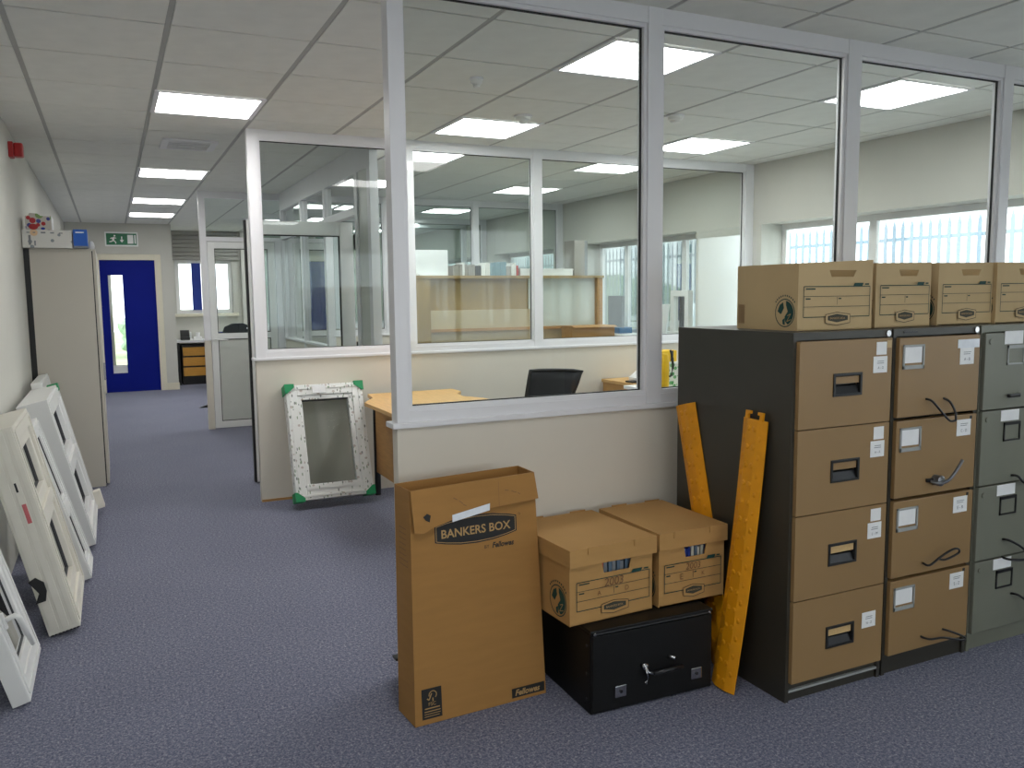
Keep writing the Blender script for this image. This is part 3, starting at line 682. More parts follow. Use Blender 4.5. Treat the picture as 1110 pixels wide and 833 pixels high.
# ---------------------------------------------------------------- black case
t = thing('storage_case', 'black fibre storage case with two steel latches under the archive boxes', 'case', (1.402, 2.345, 0), math.radians(-1.5))
W, D, H = .50, .385, .300
box('body', 0, W, .004, D, 0.002, H-.012, 'black_case', t, .006)
box('front_flap', .004, W-.004, -.004, .004, .008, H-.02, 'black_case', t, .002)
box('lid', -.002, W+.002, -.002, D+.002, H-.012, H, 'black_case', t, .004)
part('edge_trim', MB().tube([(.012,-.004,H-.012),(W-.012,-.004,H-.012)], .0035), 'dark_metal', t)
for x in (.014, W-.014): part('rivet', MB().lathe([(.006,0),(.004,.003)],0,0,10).xf(Matrix.Translation((x,-.004,H-.012)) @ Matrix.Rotation(math.pi/2,4,'X')), 'chrome', t)
for z in (.05, .14, .24): part('rivet', MB().lathe([(.006,0),(.004,.003)],0,0,10).xf(Matrix.Translation((0,.03,z)) @ Matrix.Rotation(-math.pi/2,4,'Y')), 'dark_metal', t)
for x, z in ((.112,.071),(.428,.072)):
    l = box('latch', x-.023, x+.023, -.010, -.004, z-.021, z+.021, 'chrome', t, .003)
    part('latch_button', MB().lathe([(.006,0),(.006,.003)],0,0,10).xf(Matrix.Translation((x,-.010,z)) @ Matrix.Rotation(math.pi/2,4,'X')), 'dark_metal', l)
hd = part('handle', MB().tube([(.235,-.03,.118),(.35,-.034,.124)], .009), 'dark_metal', t, smooth=True)
part('handle_stud', MB().tube([(.205,-.004,.145),(.205,-.024,.145)], .012).tube([(.205,-.02,.145),(.212,-.026,.125),(.235,-.03,.118)], .005), 'chrome', hd, smooth=True)
part('handle_stud', MB().tube([(.31,-.004,.158),(.325,-.024,.154)], .008), 'chrome', hd, smooth=True)
part('handle_strap', MB().tube([(.205,-.022,.14),(.212,-.028,.11),(.203,-.026,.085)], .004), 'chrome', hd, smooth=True)

# ---------------------------------------------------------------- tall flat carton
t = thing('flat_carton', 'tall open flat cardboard carton with a black logo badge, leaning by the partition', 'box', (.84, 2.54, 0))
bf = [(0,0),(.503,.022)]; bb = [(-.012,.14),(.492,.162)]
tf = [(.014,.045),(.484,.0656)]; tb = [(.004,.175),(.484,.195)]
zt = .795
def lerp(a, b, k): return tuple(a[i]+(b[i]-a[i])*k for i in range(len(a)))
V = [(*bf[0],.002),(*bf[1],.002),(*bb[1],.002),(*bb[0],.002),(*tf[0],zt),(*tf[1],zt+.012),(*tb[1],zt+.012),(*tb[0],zt)]
body = part('carton', MB().add(V, [(0,1,5,4),(1,2,6,5),(2,3,7,6),(3,0,4,7),(3,2,1,0)]), 'cardboard', t); solid(body, .005)
o = Vector(V[0]); u = Vector(V[1])-o; v = Vector(V[4])-o; n = u.cross(v).normalized()
f = Face(o, u, v, n); Lu = u.length; 
vv = (v - u.normalized()*v.dot(u.normalized())).normalized(); f.v = vv
Lv = (v.dot(vv))
# turned down flap with a torn corner
fl = [(.018,Lv-.135),(.05,Lv-.142),(.085,Lv-.128),(.16,Lv-.110),(.30,Lv-.090),(Lu-.012,Lv-.080),(Lu-.02,Lv+.012),(.016,Lv+.001)]
mb = MB(); nf = len(fl)
lift = lambda b: .0015 + max(0, Lv-b)*.13
mb.add([f.P(a, b, lift(b)+.005) for a, b in fl] + [f.P(a, b, lift(b)) for a, b in fl], [tuple(range(nf)), tuple(range(2*nf-1, nf-1, -1))] + [(i, (i+1) % nf, nf+(i+1) % nf, nf+i) for i in range(nf)])
flap = part('flap', mb, 'cardboard', t)
ff = Face(o, u, vv, n)
ff.poly([(.052,Lv-.088),(.066,Lv-.078),(.079,Lv-.086),(.074,Lv-.108),(.060,Lv-.100)], .0215).put('torn_hole', 'ink_black', flap)
ff.line(.335,Lv-.088,.335,Lv-.002,.0012,.0185)
for (a, b, c, dd) in ((.165,-.038,.18,-.047),(.185,-.05,.20,-.062),(.20,-.064,.212,-.072),(.36,-.035,.375,-.038),(.385,-.041,.405,-.048),(.41,-.05,.42,-.056)):
    ff.line(a, Lv+b, c, Lv+dd, .0025, .0162)
ff.put('slit_marks', 'pen', flap)
ff.poly([(.155,Lv-.118),(.295,Lv-.096),(.297,Lv-.072),(.155,Lv-.094)], .0235).put('tape', 'tape', t, 'white tape holding the flap down')
# logo badge
def badge(g): return [(.096-g*0,.62),]
bl, br, by = .098, .408, Lv-.158
sl = .055
def Bp(a, b): return (bl+(br-bl)*a, by+b*1.0+ (a-.5)*.0)
out = [Bp(0,-.028),Bp(.12,-.037),Bp(.3,-.046),Bp(.5,-.049),Bp(.7,-.046),Bp(.88,-.037),Bp(1,-.028),Bp(1,.028),Bp(.88,.037),Bp(.7,.046),Bp(.5,.049),Bp(.3,.046),Bp(.12,.037),Bp(0,.028)]
inn = [((a-(bl+br)/2)*.965+(bl+br)/2, (b-by)*.88+by) for a, b in out]
ff.poly(out, .001).put('logo_badge', 'ink_black', t)
ff.outline(inn, .0022, .0016).text('BANKERS BOX', (bl+br)/2, by-.002, .262, .030, bold=.018, off=.0018).put('logo_lettering', 'ink_tan', t)
ff.text('Fellowes', br-.055, by-.066, .085, .020, bold=.03, shear=.25, off=.001).text('BY', br-.118, by-.068, .018, off=.001).ring(br+.012, by+.03, .003, .0042, 12, .001).put('maker_lettering', 'ink_black', t)
# forest certification block and maker tag
ff.rect(.026,.098,.018,.122,.001).put('certification_block', 'ink_black', t)
ff.line(.045,.088,.052,.082,.004,.0016).line(.052,.082,.062,.104,.004,.0016).ring(.066,.098,.012,.015,14,.0016,-.8,3.4).line(.066,.088,.066,.076,.004,.0016).text('FSC', .063, .068, .026, off=.0016)
ff.rect(.036,.09,.052,.056,.0016).rect(.034,.092,.042,.045,.0016).rect(.034,.092,.034,.036,.0016).rect(.034,.088,.026,.028,.0016)
ff.put('certification_print', 'ink_tan', t)
ff.rect(.365,.497,.012,.046,.001).put('maker_tag', 'ink_black', t)
ff.text('Fellowes', .428, .029, .10, .022, bold=.03, shear=.25, off=.0016).put('maker_tag_lettering', 'ink_tan', t)
o2 = Vector(V[3]); u2 = Vector(V[0])-o2; v2 = Vector(V[7])-o2
sd = Face(o2, u2, v2, u2.cross(v2))
for k in range(8): sd.rect(.035,.105,.53+k*.018,.5325+k*.018)
sd.rect(.035,.0365,.53,.658).rect(.104,.1055,.53,.658).put('side_grid_print', 'pen', t)

# ---------------------------------------------------------------- yellow cable ramps
def ramp(label, base, top, wdir, wd, L, bend, prongs):
    r = thing('cable_ramp', label, 'cable ramp', base, group='cable ramps')
    B, T = Vector((0,0,0)), Vector(top)-Vector(base)
    wv = Vector(wdir).normalized(); ax = T.normalized(); wv = (wv-ax*wv.dot(ax)).normalized(); nv = wv.cross(ax).normalized()
    if nv.x > 0: nv = -nv
    prof = [(-.5,0),(-.5,.004),(-.2,.018),(.2,.018),(.5,.004),(.5,0)]
    N = 22; vs = []; fs = []
    def C(k): s = k/N; return T*s + nv*(-bend*math.sin(math.pi*s))
    for k in range(N+1):
        for a, b in prof: vs.append(C(k)+wv*a*wd+nv*b)
    m = len(prof)
    for k in range(N):
        for i in range(m): fs.append((k*m+i, k*m+(i+1) % m, (k+1)*m+(i+1) % m, (k+1)*m+i))
    fs += [tuple(range(m)), tuple(range((N+1)*m-1, N*m-1, -1))]
    part('ramp_body', MB().add(vs, fs), 'rubber_yellow', r)
    tr = MB()
    NS = 30
    for k in range(1, NS):
        s = k/NS; c = T*s + nv*(-bend*math.sin(math.pi*s)); e = T.normalized()
        for a in ((-.12, .12) if k % 2 else (-.3, .3)):
            p = c + wv*a*wd + nv*(.0178 if abs(a) < .2 else .0125); q = .012; n8 = 8
            ring = [p + wv*q*math.cos(2*math.pi*i/n8) + e*q*math.sin(2*math.pi*i/n8) for i in range(n8)] + [p + nv*.0028 + wv*q*.55*math.cos(2*math.pi*i/n8) + e*q*.55*math.sin(2*math.pi*i/n8) for i in range(n8)]
            tr.add(ring, [tuple(range(n8, 2*n8)), tuple(range(n8-1, -1, -1))] + [(i, (i+1) % n8, n8+(i+1) % n8, n8+i) for i in range(n8)])
    part('tread_studs', tr, 'rubber_yellow', r)['kind'] = 'stuff'
    if prongs:
        e = T.normalized()
        for s in (-1, 1):
            a = T + wv*s*wd*.30 + nv*.004
            p = lambda x, z: a + wv*s*x + e*z
            poly = [(-.007,-.004),(.007,-.004),(.007,.028),(-.018,.028),(-.018,.017),(-.007,.017)]
            n2 = len(poly)
            part('coupling_hook', MB().add([p(x, z) for x, z in poly]+[p(x, z)+nv*.01 for x, z in poly], [tuple(range(n2)), tuple(range(2*n2-1, n2-1, -1))]+[(i,(i+1) % n2,n2+(i+1) % n2,n2+i) for i in range(n2)]), 'rubber_yellow', r)
    return r
ramp('yellow rubber cable ramp with two hooks on its top end, leaning on the brown cabinet', (1.935,2.305,.004), (2.042,2.278,.985), (0,1,0), .122, 1.0, .012, True)
ramp('yellow rubber cable ramp partly hidden behind the lidded boxes, plain top end', (2.046,2.44,.004), (2.048,2.69,.992), (0,1,0), .122, 1.0, .004, False)

# ---------------------------------------------------------------- loose window frames
def window_unit(label, w, h, d, p, lights_, m='upvc', front=1, film=None, group=None, glassm='glass_dark', sash=.04, stepped=3):
    """uPVC window in local space: x width, z height, y depth (front at +d*front)"""
    r = thing('window_frame', label, 'window frame', group=group)
    fm = film or m
    def Y(a, b): return (a*front, b*front) if front > 0 else (b*front, a*front)
    def bar(name, x0, x1, z0, z1, par, y0=0, y1=d, mm=fm, bev=.004): return box(name, x0, x1, *Y(y0, y1), z0, z1, mm, par, bev)
    bar('stile', 0, p, 0, h, r); bar('stile', w-p, w, 0, h, r); bar('rail', p, w-p, 0, p, r); bar('rail', p, w-p, h-p, h, r)
    # raised ridges along the profile
    for (x0, x1, z0, z1) in ((p*.25,p*.45,p*.3,h-p*.3),(w-p*.45,w-p*.25,p*.3,h-p*.3),(p*.45,w-p*.45,p*.25,p*.45),(p*.45,w-p*.45,h-p*.45,h-p*.25)):
        bar('ridge', x0, x1, z0, z1, r, d, d+.005, fm, .002)
    for (z0, z1, kind) in lights_:
        if z0 > p+.01: bar('transom', p, w-p, z0-.05, z0, r)
        s = bar('sash', p, p+sash, z0, z1, r, d*.35, d*.9); bar('sash', w-p-sash, w-p, z0, z1, r, d*.35, d*.9)
        bar('sash', p+sash, w-p-sash, z0, z0+sash, r, d*.35, d*.9); bar('sash', p+sash, w-p-sash, z1-sash, z1, r, d*.35, d*.9)
        a, b, c, e = p+sash, w-p-sash, z0+sash, z1-sash; g = .005
        q = MB(); y0, y1 = Y(d*.5, d*.72)
        q.box(a,a+g,y0,y1,c,e).box(b-g,b,y0,y1,c,e).box(a,b,y0,y1,c,c+g).box(a,b,y0,y1,e-g,e)
        part('gasket', q, 'gasket_grey', r)
        y0 = d*.66*front
        quad('pane', [(a,y0,c),(b,y0,c),(b,y0,e),(a,y0,e)], glassm, r)
    return r
def lean_left(r, yfar, xback, theta):
    s, c = math.sin(theta), math.cos(theta)
    M = Matrix(((0,c,-s,xback),(-1,0,0,yfar),(0,s,c,.002),(0,0,0,1)))
    r.matrix_world = M
G = 'loose window frames along the left wall'
f1 = window_unit('white window frame with a white lever handle, leaning alone before the others on the left wall', .50, .60, .06, .075, [(.075,.525,0)], 'upvc', glassm='glass_dark', group=G)
lean_left(f1, 3.80, -.388, .262)
hh = box('handle_base', .445, .465, .065, .075, .27, .33, 'upvc', f1, .003)
part('handle_grip', MB().tube([(.455,.075,.30),(.455,.105,.305),(.45,.115,.29),(.42,.118,.17)], [.009,.010,.011,.008], 10), 'upvc', hh, smooth=True)
f2 = window_unit('cream deep profile window frame with a black strap, on the left wall', .66, .91, .125, .075, [(.075,.47,0),(.52,.835,0)], 'upvc_cream', group=G, glassm='glass_dark', sash=.05)
lean_left(f2, 4.62, -.312, .222)
# near face steps, open profile end and strap
for y0, y1 in ((.012,.045),(.058,.085),(.098,.118)): box('profile_step', .66, .665, y0, y1, .02, .90, 'upvc_cream', f2, .001)
for k in range(8): box('profile_chamber', .60, .662, .008+k*.0145, .019+k*.0145, -.001, .003, 'gasket', f2)
part('strap', MB().prism([(-.005,.16),(.035,.16),(.05,.20),(.05,.24),(.025,.27),(-.005,.26),(.01,.225),(.02,.20)], .664, .672, 'x'), 'black_plastic', f2)
part('red_label', MB().box(.6655,.6665,.066,.082,.50,.585), 'red_print', f2, label='small red printed label')
part('stamp', MB().box(.6655,.6665,.064,.072,.64,.68), 'dark_metal', f2)
f3 = window_unit('slim white window sash, shortest of the frames on the left wall', .34, .83, .055, .05, [(.05,.34,0),(.39,.78,0)], 'upvc', group=G, sash=.03)
lean_left(f3, 5.02, -.212, .27)
f4 = window_unit('white window frame with a green corner protector, beside the tall grey cupboard', .95, .87, .155, .075, [(.075,.42,0),(.47,.795,0)], 'upvc', group=G, sash=.045)
lean_left(f4, 6.20, -.297, .228)
box('corner_protector', -.004, .06, .10, .164, .83, .877, 'corner_green', f4, .003)
box('sill_horn', -.02, .06, .15, .20, .0, .12, 'upvc_cream', f4, .006)
f5 = window_unit('thin white window frame tucked behind the others against the cupboard end', .70, .90, .06, .06, [(.06,.84,0)], 'upvc', group=G)
lean_left(f5, 6.95, -.335, .18)

# printed sample frame against the middle partition
fs = window_unit('white window frame in printed film with green corner protectors, leaning on the cream panel', .535, .80, .10, .075, [(.105,.695,0)], film='printed_film', front=-1, glassm='glass', sash=.0, group='window frame by the oak desk')
th = .33
s_, c_ = math.sin(th), math.cos(th)
fs.matrix_world = Matrix(((1,0,0,1.06),(0,c_,s_,5.695),(0,-s_,c_,.034),(0,0,0,1)))
for x0, x1 in ((.075,.105),(.43,.46)): box('inner_bead', x0, x1, -.09, -.02, .075, .725, 'printed_film', fs, .004)
for z0, z1 in ((.075,.105),(.695,.725)): box('inner_bead', .105, .43, -.09, -.02, z0, z1, 'printed_film', fs, .004)
for x in (-.008, .478):
    for z in (-.008, .743):
        for y0, y1 in ((-.112,-.062),(-.048,.006)):
            xa, xb, za, zb = x, x+.065, z, z+.065
            cut = .04
            if x < 0: poly = [(xa,za),(xb,za),(xb-cut*.0,zb-cut),(xa+cut*.4,zb),(xa,zb)] if z < 0 else [(xa,za),(xa+cut*.4,za),(xb,za+cut),(xb,zb),(xa,zb)]
            else: poly = [(xa,za),(xb,za),(xb,zb),(xb-cut*.4,zb),(xa,zb-cut)] if z < 0 else [(xa,zb),(xa,za+cut),(xb-cut*.4,za),(xb,za),(xb,zb)]
            part('corner_protector', MB().prism(poly, y0, y1, 'y'), 'corner_green', fs)
box('paper_tag', .18, .27, -.112, -.106, .735, .79, 'paper', fs)

# ---------------------------------------------------------------- tall cupboard on the left
t = thing('tall_cupboard', 'tall plain grey beige cupboard end against the left wall', 'cupboard', (-.526, 7.065, 0))
box('body', .02, .425, 0, .95, 0.0, 1.805, 'cupboard_grey', t)
box('gap_strip', -.018, .02, .0, .95, 0, 1.80, 'black_plastic', t)  # black strip in place of the dark gap beside the wall
box('shadow_gap', .425, .432, .01, .94, .02, 1.79, 'dark_metal', t)
dd = box('door', .432, .452, .0, .475, .02, 1.80, 'cupboard_grey', t, .003); box('door', .432, .452, .478, .95, .02, 1.80, 'cupboard_grey', t, .003)
box('handle', .452, .466, .44, .46, .78, .92, 'chrome', dd, .003)
t = thing('printed_carton', 'long pale printed carton on top of the tall cupboard', 'box', (-.54, 7.0, 1.806))
box('carton', 0, .318, 0, .30, 0, .128, 'printed_carton', t, .002)
f = Face((0,-.0005,0),(1,0,0),(0,0,1),(0,-1,0))
for a, b, c, e in ((.04,.055,.02,.09),(.03,.05,.105,.112),(.07,.085,.105,.112),(.12,.15,.103,.114),(.18,.205,.103,.112),(.235,.26,.103,.110),(.075,.085,.015,.05)): f.rect(a, b, c, e)
f.put('print', 'grey_card', t)
t = thing('blue_carton', 'small blue carton on top of the tall cupboard', 'box', (-.214, 7.02, 1.806))
box('carton', 0, .092, 0, .25, .018, .138, 'blue_card', t, .002)
box('base_band', 0, .092, 0, .25, 0, .018, 'grey_card', t)
f = Face((0,-.0005,0),(1,0,0),(0,0,1),(0,-1,0)); f.rect(.016,.072,.112,.120).put('print', 'sign_white', t)
t = thing('spotted_box', 'red spotted gift box on top of the pale printed carton', 'box', (-.515, 7.02, 1.935))
box('carton', 0, .165, 0, .2, 0, .10, 'spotted_card', t, .002)
part('lid_flap', MB().hexa([(.02,.0,.10),(.1,.0,.10),(.1,.004,.10),(.02,.004,.10),(.03,-.01,.118),(.08,-.01,.115),(.08,-.006,.115),(.03,-.006,.118)]), 'spotted_card', t)
f = Face((0,-.0006,0),(1,0,0),(0,0,1),(0,-1,0)); f.disc(.05,.022,.030,.021).disc(.115,.045,.014).put('red_spots', 'red', t); f.disc(.11,.010,.014,.009).put('blue_spot', 'blind_blue', t)
box('side_panel', .165, .170, 0, .2, .004, .096, 'white_card', t)
t = thing('paper_bag', 'small white crumpled bag at the cupboard corner', 'bag', (-.098, 7.06, 1.806))
part('bag', MB().lathe([(.018,0),(.022,.02),(.018,.04),(.008,.058)],0,.03,9), 'white_card', t)

# ---------------------------------------------------------------- first office
t = thing('oak_desk', 'oak desk with a curved edge behind the front partition', 'desk', (1.48, 4.25, 0))
pts = [(.15,1.58),(.12,1.34),(.05,1.22),(0,1.12),(0,.25),(.04,.08),(.14,0),(.80,0),(.80,.75),(.78,.95),(.70,1.12),(.72,1.28),(.80,1.40),(.80,1.58)]
part('desk_top', MB().prism(pts, .71, .735, 'z'), 'oak', t, .003)
box('modesty_panel', .19, .21, .10, 1.56, .17, .71, 'oak_dark', t)
for x, y in ((.2,1.55),(.72,1.55),(.2,.08),(.72,.08)): part('leg', MB().tube([(x,y,.0),(x,y,.71)], .022, 10), 'dark_metal', t)
t = thing('office_chair', 'black mesh office chair by the oak desk', 'chair', (2.43, 4.62, 0), math.radians(-38))
# local: seat faces -y, backrest at +y
N = 7
def bk(u, v): # u -1..1, v 0..1
    wdt = .12+.05*v
    return (u*wdt+.11*(v-.7), .20+.05*v+.06*(1-u*u)-.03, .52+.415*v)
vs = [bk(-1+2*i/(N-1), j/(N-1)) for j in range(N) for i in range(N)]
bkp = part('backrest_mesh', MB().add(vs, [(j*N+i,j*N+i+1,(j+1)*N+i+1,(j+1)*N+i) for j in range(N-1) for i in range(N-1)]), 'mesh_fabric', t, smooth=True); solid(bkp, .006)
edge = [bk(-1+2*i/(N-1),0) for i in range(N)]+[bk(1,j/(N-1)) for j in range(1,N)]+[bk(1-2*i/(N-1),1) for i in range(1,N)]+[bk(-1,1-j/(N-1)) for j in range(1,N)]
part('backrest_frame', MB().tube(edge, .012, 8), 'black_plastic', t, smooth=True)
part('lumbar_bar', MB().tube([bk(-1,.3),bk(0,.3),bk(1,.3)], .012), 'black_plastic', t)
part('back_spine', MB().tube([(0,.26,.6),(0,.27,.48),(0,.1,.42)], .02), 'black_plastic', t)
box('seat', -.23, .23, -.25, .2, .43, .49, 'mesh_fabric', t, .025)
part('gas_stem', MB().tube([(0,0,.08),(0,0,.43)], .025), 'dark_metal', t)
for k in range(5):
    a = 2*math.pi*k/5+.3; lg = part('base_leg', MB().tube([(0,0,.1),(.28*math.cos(a),.28*math.sin(a),.07)], [.025,.015]), 'black_plastic', t)
    part('castor', MB().tube([(.28*math.cos(a)-.02*math.sin(a),.28*math.sin(a)+.02*math.cos(a),.03),(.28*math.cos(a)+.02*math.sin(a),.28*math.sin(a)-.02*math.cos(a),.03)], .028, 12), 'black_plastic', lg)
t = thing('oak_pedestal', 'small oak drawer pedestal against the middle partition with a telephone on it', 'cabinet', (3.67, 5.47, 0))
box('body', 0, .44, .02, .47, .0, .70, 'oak_dark', t); box('top', -.01, .45, 0, .48, .70, .725, 'oak', t, .003)
for k in range(3): dr = box('drawer', .01, .43, .0, .02, .03+k*.22, .24+k*.22, 'oak', t); box('handle', .16, .28, -.015, 0, .13+k*.22, .14+k*.22, 'dark_metal', dr)
t = thing('telephone', 'grey desk telephone with black cord on the oak pedestal', 'telephone', (3.76, 5.52, .726))
part('body', MB().prism([(0,0),(.2,0),(.2,.05),(.16,.13),(.1,.10),(0,.03)], 0, .17, 'y').xf(Matrix.Identity(4)), 'white_card', t)
box('handset', .02, .19, .03, .075, .075, .10, 'phone_grey', t, .01)
box('display', .10, .2, .10, .16, .13, .19, 'phone_grey', t)
part('cord', MB().tube([(.02,.0,.01),(.05,-.03,.012),(.1,-.04,.02),(.13,-.03,.06),(.17,-.01,.11)], .006), 'black_plastic', t)
box('notebook', -.08, .06, -.0, .1, 0, .012, 'black_plastic', t)
t = thing('side_table', 'white side table by the first office window', 'table', (3.60, 4.86, 0))
box('table_top', -.06, 1.1, 0, .57, .70, .725, 'white_card', t, .003)
for x in (.04, 1.06):
    for y in (.04, .53): part('leg', MB().tube([(x,y,0),(x,y,.7)], .018), 'dark_metal', t)
for k in range(3):
    t = thing('printed_pack', ['small green and white printed pack, lowest of the stack on the side table', 'small green and white printed pack in the middle of the stack on the side table', 'small green and white printed pack on top of the stack on the side table'][k], 'box', (3.650+.004*k, 5.00, .7255+k*.064), group='printed packs')
    box('pack', 0, .24, 0, .16, 0, .063, 'printed_box', t, .002)
    box('end_band', .11, .17, -.001, 0, .012, .045, 'blind_blue', t); box('white_band', .155, .2, -.0015, 0, .02, .06, 'sign_white', t)
t = thing('tool_case', 'yellow case behind the stack of printed packs', 'case', (3.67, 5.20, .726))
box('case', 0, .2, 0, .12, 0, .272, 'yellow', t, .008); box('case_band', .14, .165, -.002, 0, .19, .27, 'black_plastic', t)
t = thing('tape_measure', 'yellow bag with a black strap hanging beside the yellow case', 'bag', (3.565, 4.93, .726))
part('bag', MB().lathe([(.02,0),(.03,.05),(.03,.22),(.02,.27)],0,0,12), 'yellow', t)
part('strap', MB().tube([(.02,-.035,.30),(.04,-.035,.24),(.043,-.035,.17),(.03,-.035,.12),(.015,-.035,.11)], .008), 'black_plastic', t)

# ---------------------------------------------------------------- second office
t = thing('oak_hutch', 'long oak storage hutch seen through the glass, books along its top', 'hutch', (2.40, 7.0, 0))
L = 1.92
box('side_panel', 0, .15, .0, .4, 0, 1.58, 'oak_tan', t); box('side_panel', L-.06, L, 0, .4, 0, 1.58, 'oak_dark', t)
box('top_board', -.01, L+.01, -.01, .41, 1.58, 1.604, 'oak_tan', t)
box('back_panel', .15, 1.14, .06, .08, 1.295, 1.58, 'oak_tan', t); box('back_panel', 1.14, L-.06, .05, .07, 1.0, 1.58, 'panel_grey', t)  # grey stretch paints in the whitish reflection over this end
box('lower_panel', .15, 1.14, .02, .06, 1.13, 1.295, 'oak_pale', t); box('shelf', .15, L-.06, .0, .4, 1.105, 1.13, 'oak_dark', t)
box('base_panel', .15, L-.06, .03, .06, 0, 1.105, 'oak_pale', t)
t = thing('white_board_box', 'white upright board standing on the end of the oak hutch', 'board', (2.41, 7.05, 1.605))
box('board', 0, .33, 0, .06, 0, .225, 'white_card', t, .003); box('board_foot', .05, .28, -.03, .12, 0, .012, 'white_card', t)
x = 2.79; k = 0
while x < 3.42:
    wd = random.choice([.022,.03,.045,.05,.06]); ht = random.uniform(.085,.125); m = random.choice(['spine_0','spine_0','spine_4','spine_1','spine_3','spine_6','spine_2','spine_0'])
    o = box('book', x, x+wd-.002, 7.05, 7.22, 1.605, 1.605+ht, m, None, .002)
    nm = {'spine_0':'white','spine_4':'cream','spine_1':'dark grey','spine_3':'pale teal','spine_6':'grey','spine_2':'red'}[m]
    tag(o, 'upright %s book in the row on the oak hutch' % nm, 'book', 'books on the hutch'); x += wd
t = thing('white_tray', 'long low white carton on the hutch beside the books', 'box', (3.46, 7.05, 1.605)); box('carton', 0, .56, 0, .25, 0, .058, 'white_card', t, .003); box('lid', -.004, .564, -.004, .254, .05, .064, 'white_card', t)
t = thing('grey_panel_box', 'tall grey beige upright carton on the end of the hutch', 'box', (4.04, 7.06, 1.605)); box('carton', 0, .115, 0, .2, 0, .335, 'spine_6', t, .003); box('dark_side', .115, .145, 0.0, .2, 0, .335, 'grey_card', t)
t = thing('work_table', 'table standing before the oak hutch', 'table', (3.5, 6.35, 0)); box('table_top', 0, 1.5, 0, .6, .71, .735, 'oak', t)
for x in (.05, 1.45):
    for y in (.05, .55): part('leg', MB().tube([(x,y,0),(x,y,.71)], .02), 'dark_metal', t)
t = thing('brown_carton', 'brown open carton on the table before the hutch', 'box', (3.82, 6.72, .736)); box('carton', 0, .46, 0, .2, 0, .40, 'oak_dark', t, .002); part('flap', MB().hexa([(0,-.004,.40),(.46,-.004,.40),(.46,0,.40),(0,0,.40),(0,-.05,.385),(.46,-.05,.385),(.46,-.046,.387),(0,-.046,.387)]), 'oak_dark', t)
t = thing('white_carton', 'white flat carton beside the brown carton on the table', 'box', (4.40, 6.70, .736)); box('carton', 0, .5, 0, .22, 0, .29, 'white_card', t, .002); box('lid', -.004, .504, -.004, .224, .27, .296, 'white_card', t)
# things on the window sill
t = thing('dark_screen', 'dark thin screen on a foot standing on the window sill', 'screen', (5.27, 8.12, .972))
box('panel', 0, .035, .0, .30, .06, .43, 'grey_card', t, .004); box('foot', -.04, .14, .0, .26, 0, .07, 'blue_bin', t, .004)
t = thing('sill_sample', 'white window sample standing on the sill near the pier', 'window sample', (5.22, 6.84, .972))
part('frame', MB().box(0,.06,0,.06,0,.48).box(0,.06,.24,.30,0,.48).box(0,.06,.06,.24,0,.06).box(0,.06,.06,.24,.42,.48), 'upvc', t, .004)
box('mullion', .01, .05, .13, .155, .06, .42, 'gasket', t); quad('pane', [(.03,.06,.06),(.03,.24,.06),(.03,.24,.42),(.03,.06,.42)], 'glass', t)
t = thing('sill_folder', 'pale folder propped on the sill beside the white sample', 'folder', (5.24, 7.25, .972))
part('folder', MB().hexa([(0,0,0),(.02,0,0),(.02,.28,0),(0,.28,0),(.05,0,.34),(.06,0,.34),(.06,.28,.34),(.05,.28,.34)]), 'white_card', t); box('folder_spine', -.004, .0, 0, .28, 0, .02, 'spine_6', t)

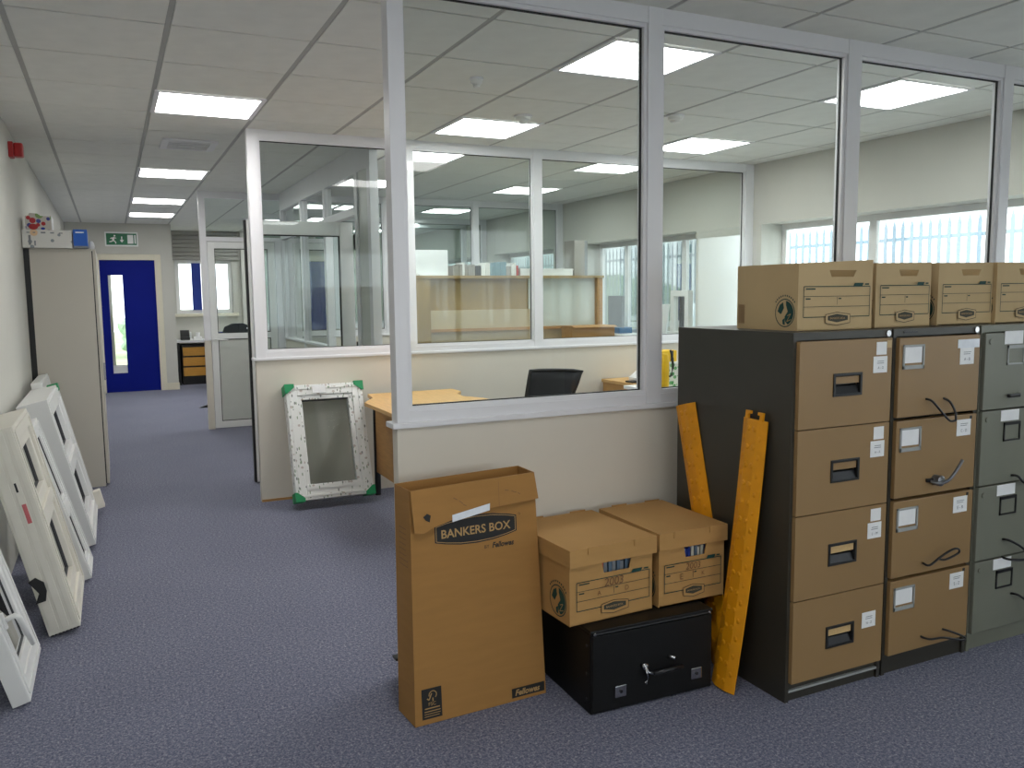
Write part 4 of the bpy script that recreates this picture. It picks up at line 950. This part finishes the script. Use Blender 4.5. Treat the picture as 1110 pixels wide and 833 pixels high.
# ---------------------------------------------------------------- alcove
t = thing('alcove_desk', 'white topped desk in the alcove past the blue door', 'desk', (.95, 14.72, 0))
box('desk_top', 0, 1.4, 0, .62, .70, .735, 'white_card', t, .003); box('end_panel', .02, .05, .05, .60, 0, .70, 'black_plastic', t); box('leg', 1.34, 1.38, .05, .58, 0, .70, 'dark_metal', t)
t = thing('drawer_pedestal', 'oak fronted three drawer pedestal under the alcove desk', 'pedestal', (1.03, 14.76, 0))
box('carcass', 0, .40, .02, .5, .0, .66, 'black_plastic', t)
for k in range(3): dr = box('drawer', .012, .388, 0, .02, .145+k*.167, .285+k*.167, 'drawer_oak', t, .003); box('finger_groove', .02, .38, .004, .02, .287+k*.167, .303+k*.167, 'black_plastic', dr)
t = thing('desk_phone', 'dark desk phone on the alcove desk', 'telephone', (1.03, 14.82, .736)); box('base', 0, .14, 0, .16, 0, .05, 'black_plastic', t, .01); part('screen', MB().hexa([(0,.1,.05),(.14,.1,.05),(.14,.16,.05),(0,.16,.05),(0,.13,.16),(.14,.13,.16),(.14,.16,.16),(0,.16,.16)]), 'black_plastic', t); box('handset', .145, .165, 0, .15, .02, .13, 'sign_white', t, .006)
t = thing('paper_stack', 'white papers and cup on the alcove desk', 'papers', (1.24, 14.84, .736)); box('sheets', 0, .12, 0, .16, 0, .05, 'paper', t); part('cup', MB().lathe([(.03,.05),(.035,.12),(.03,.12)],.06,.05,14), 'paper', t)
t = thing('blue_chair', 'dark blue padded chair beside the alcove drawers', 'chair', (1.56, 14.42, 0))
part('backrest', MB().hexa([(-.16,0,.5),(.14,0,.5),(.16,.06,.5),(-.16,.06,.5),(-.18,0,.86),(.16,0,.88),(.16,.06,.88),(-.18,.06,.86)]), 'blind_blue', t, .025)
box('seat', -.2, .2, -.4, .02, .42, .49, 'blind_blue', t, .02)
for x in (-.17, .17):
    for y in (-.36, .03): part('leg', MB().tube([(x,y,0),(x,y,.44 if y < 0 else .6)], .013), 'black_plastic', t)
t = thing('swivel_chair', 'dark grey swivel chair back seen through the glazed white door', 'chair', (1.78, 13.6, 0))
part('backrest', MB().prism([(-.23,.62),(.23,.62),(.25,.84),(.2,.98),(.08,1.03),(-.08,1.03),(-.2,.98),(-.25,.84)], 0, .06, 'y'), 'mesh_fabric', t, .02)
box('seat', -.24, .24, -.45, .0, .44, .50, 'mesh_fabric', t, .02); part('stem', MB().tube([(0,-.2,.05),(0,-.2,.44)], .03), 'black_plastic', t); part('back_bar', MB().tube([(0,.05,.68),(0,.05,.42),(0,-.1,.42)], .02), 'black_plastic', t)
for k in range(5):
    a = 2*math.pi*k/5; part('base_leg', MB().tube([(0,-.2,.07),(.27*math.cos(a),-.2+.27*math.sin(a),.03)], .022), 'black_plastic', t)
t = thing('door_wedge', 'small dark door wedge on the corridor carpet', 'door wedge', (.98, 11.55, 0))
part('wedge', MB().prism([(0,0),(.13,0),(.13,.035),(.11,.035)], 0, .05, 'y'), 'black_plastic', t); box('grip', .11, .13, .005, .045, .035, .042, 'black_plastic', t)
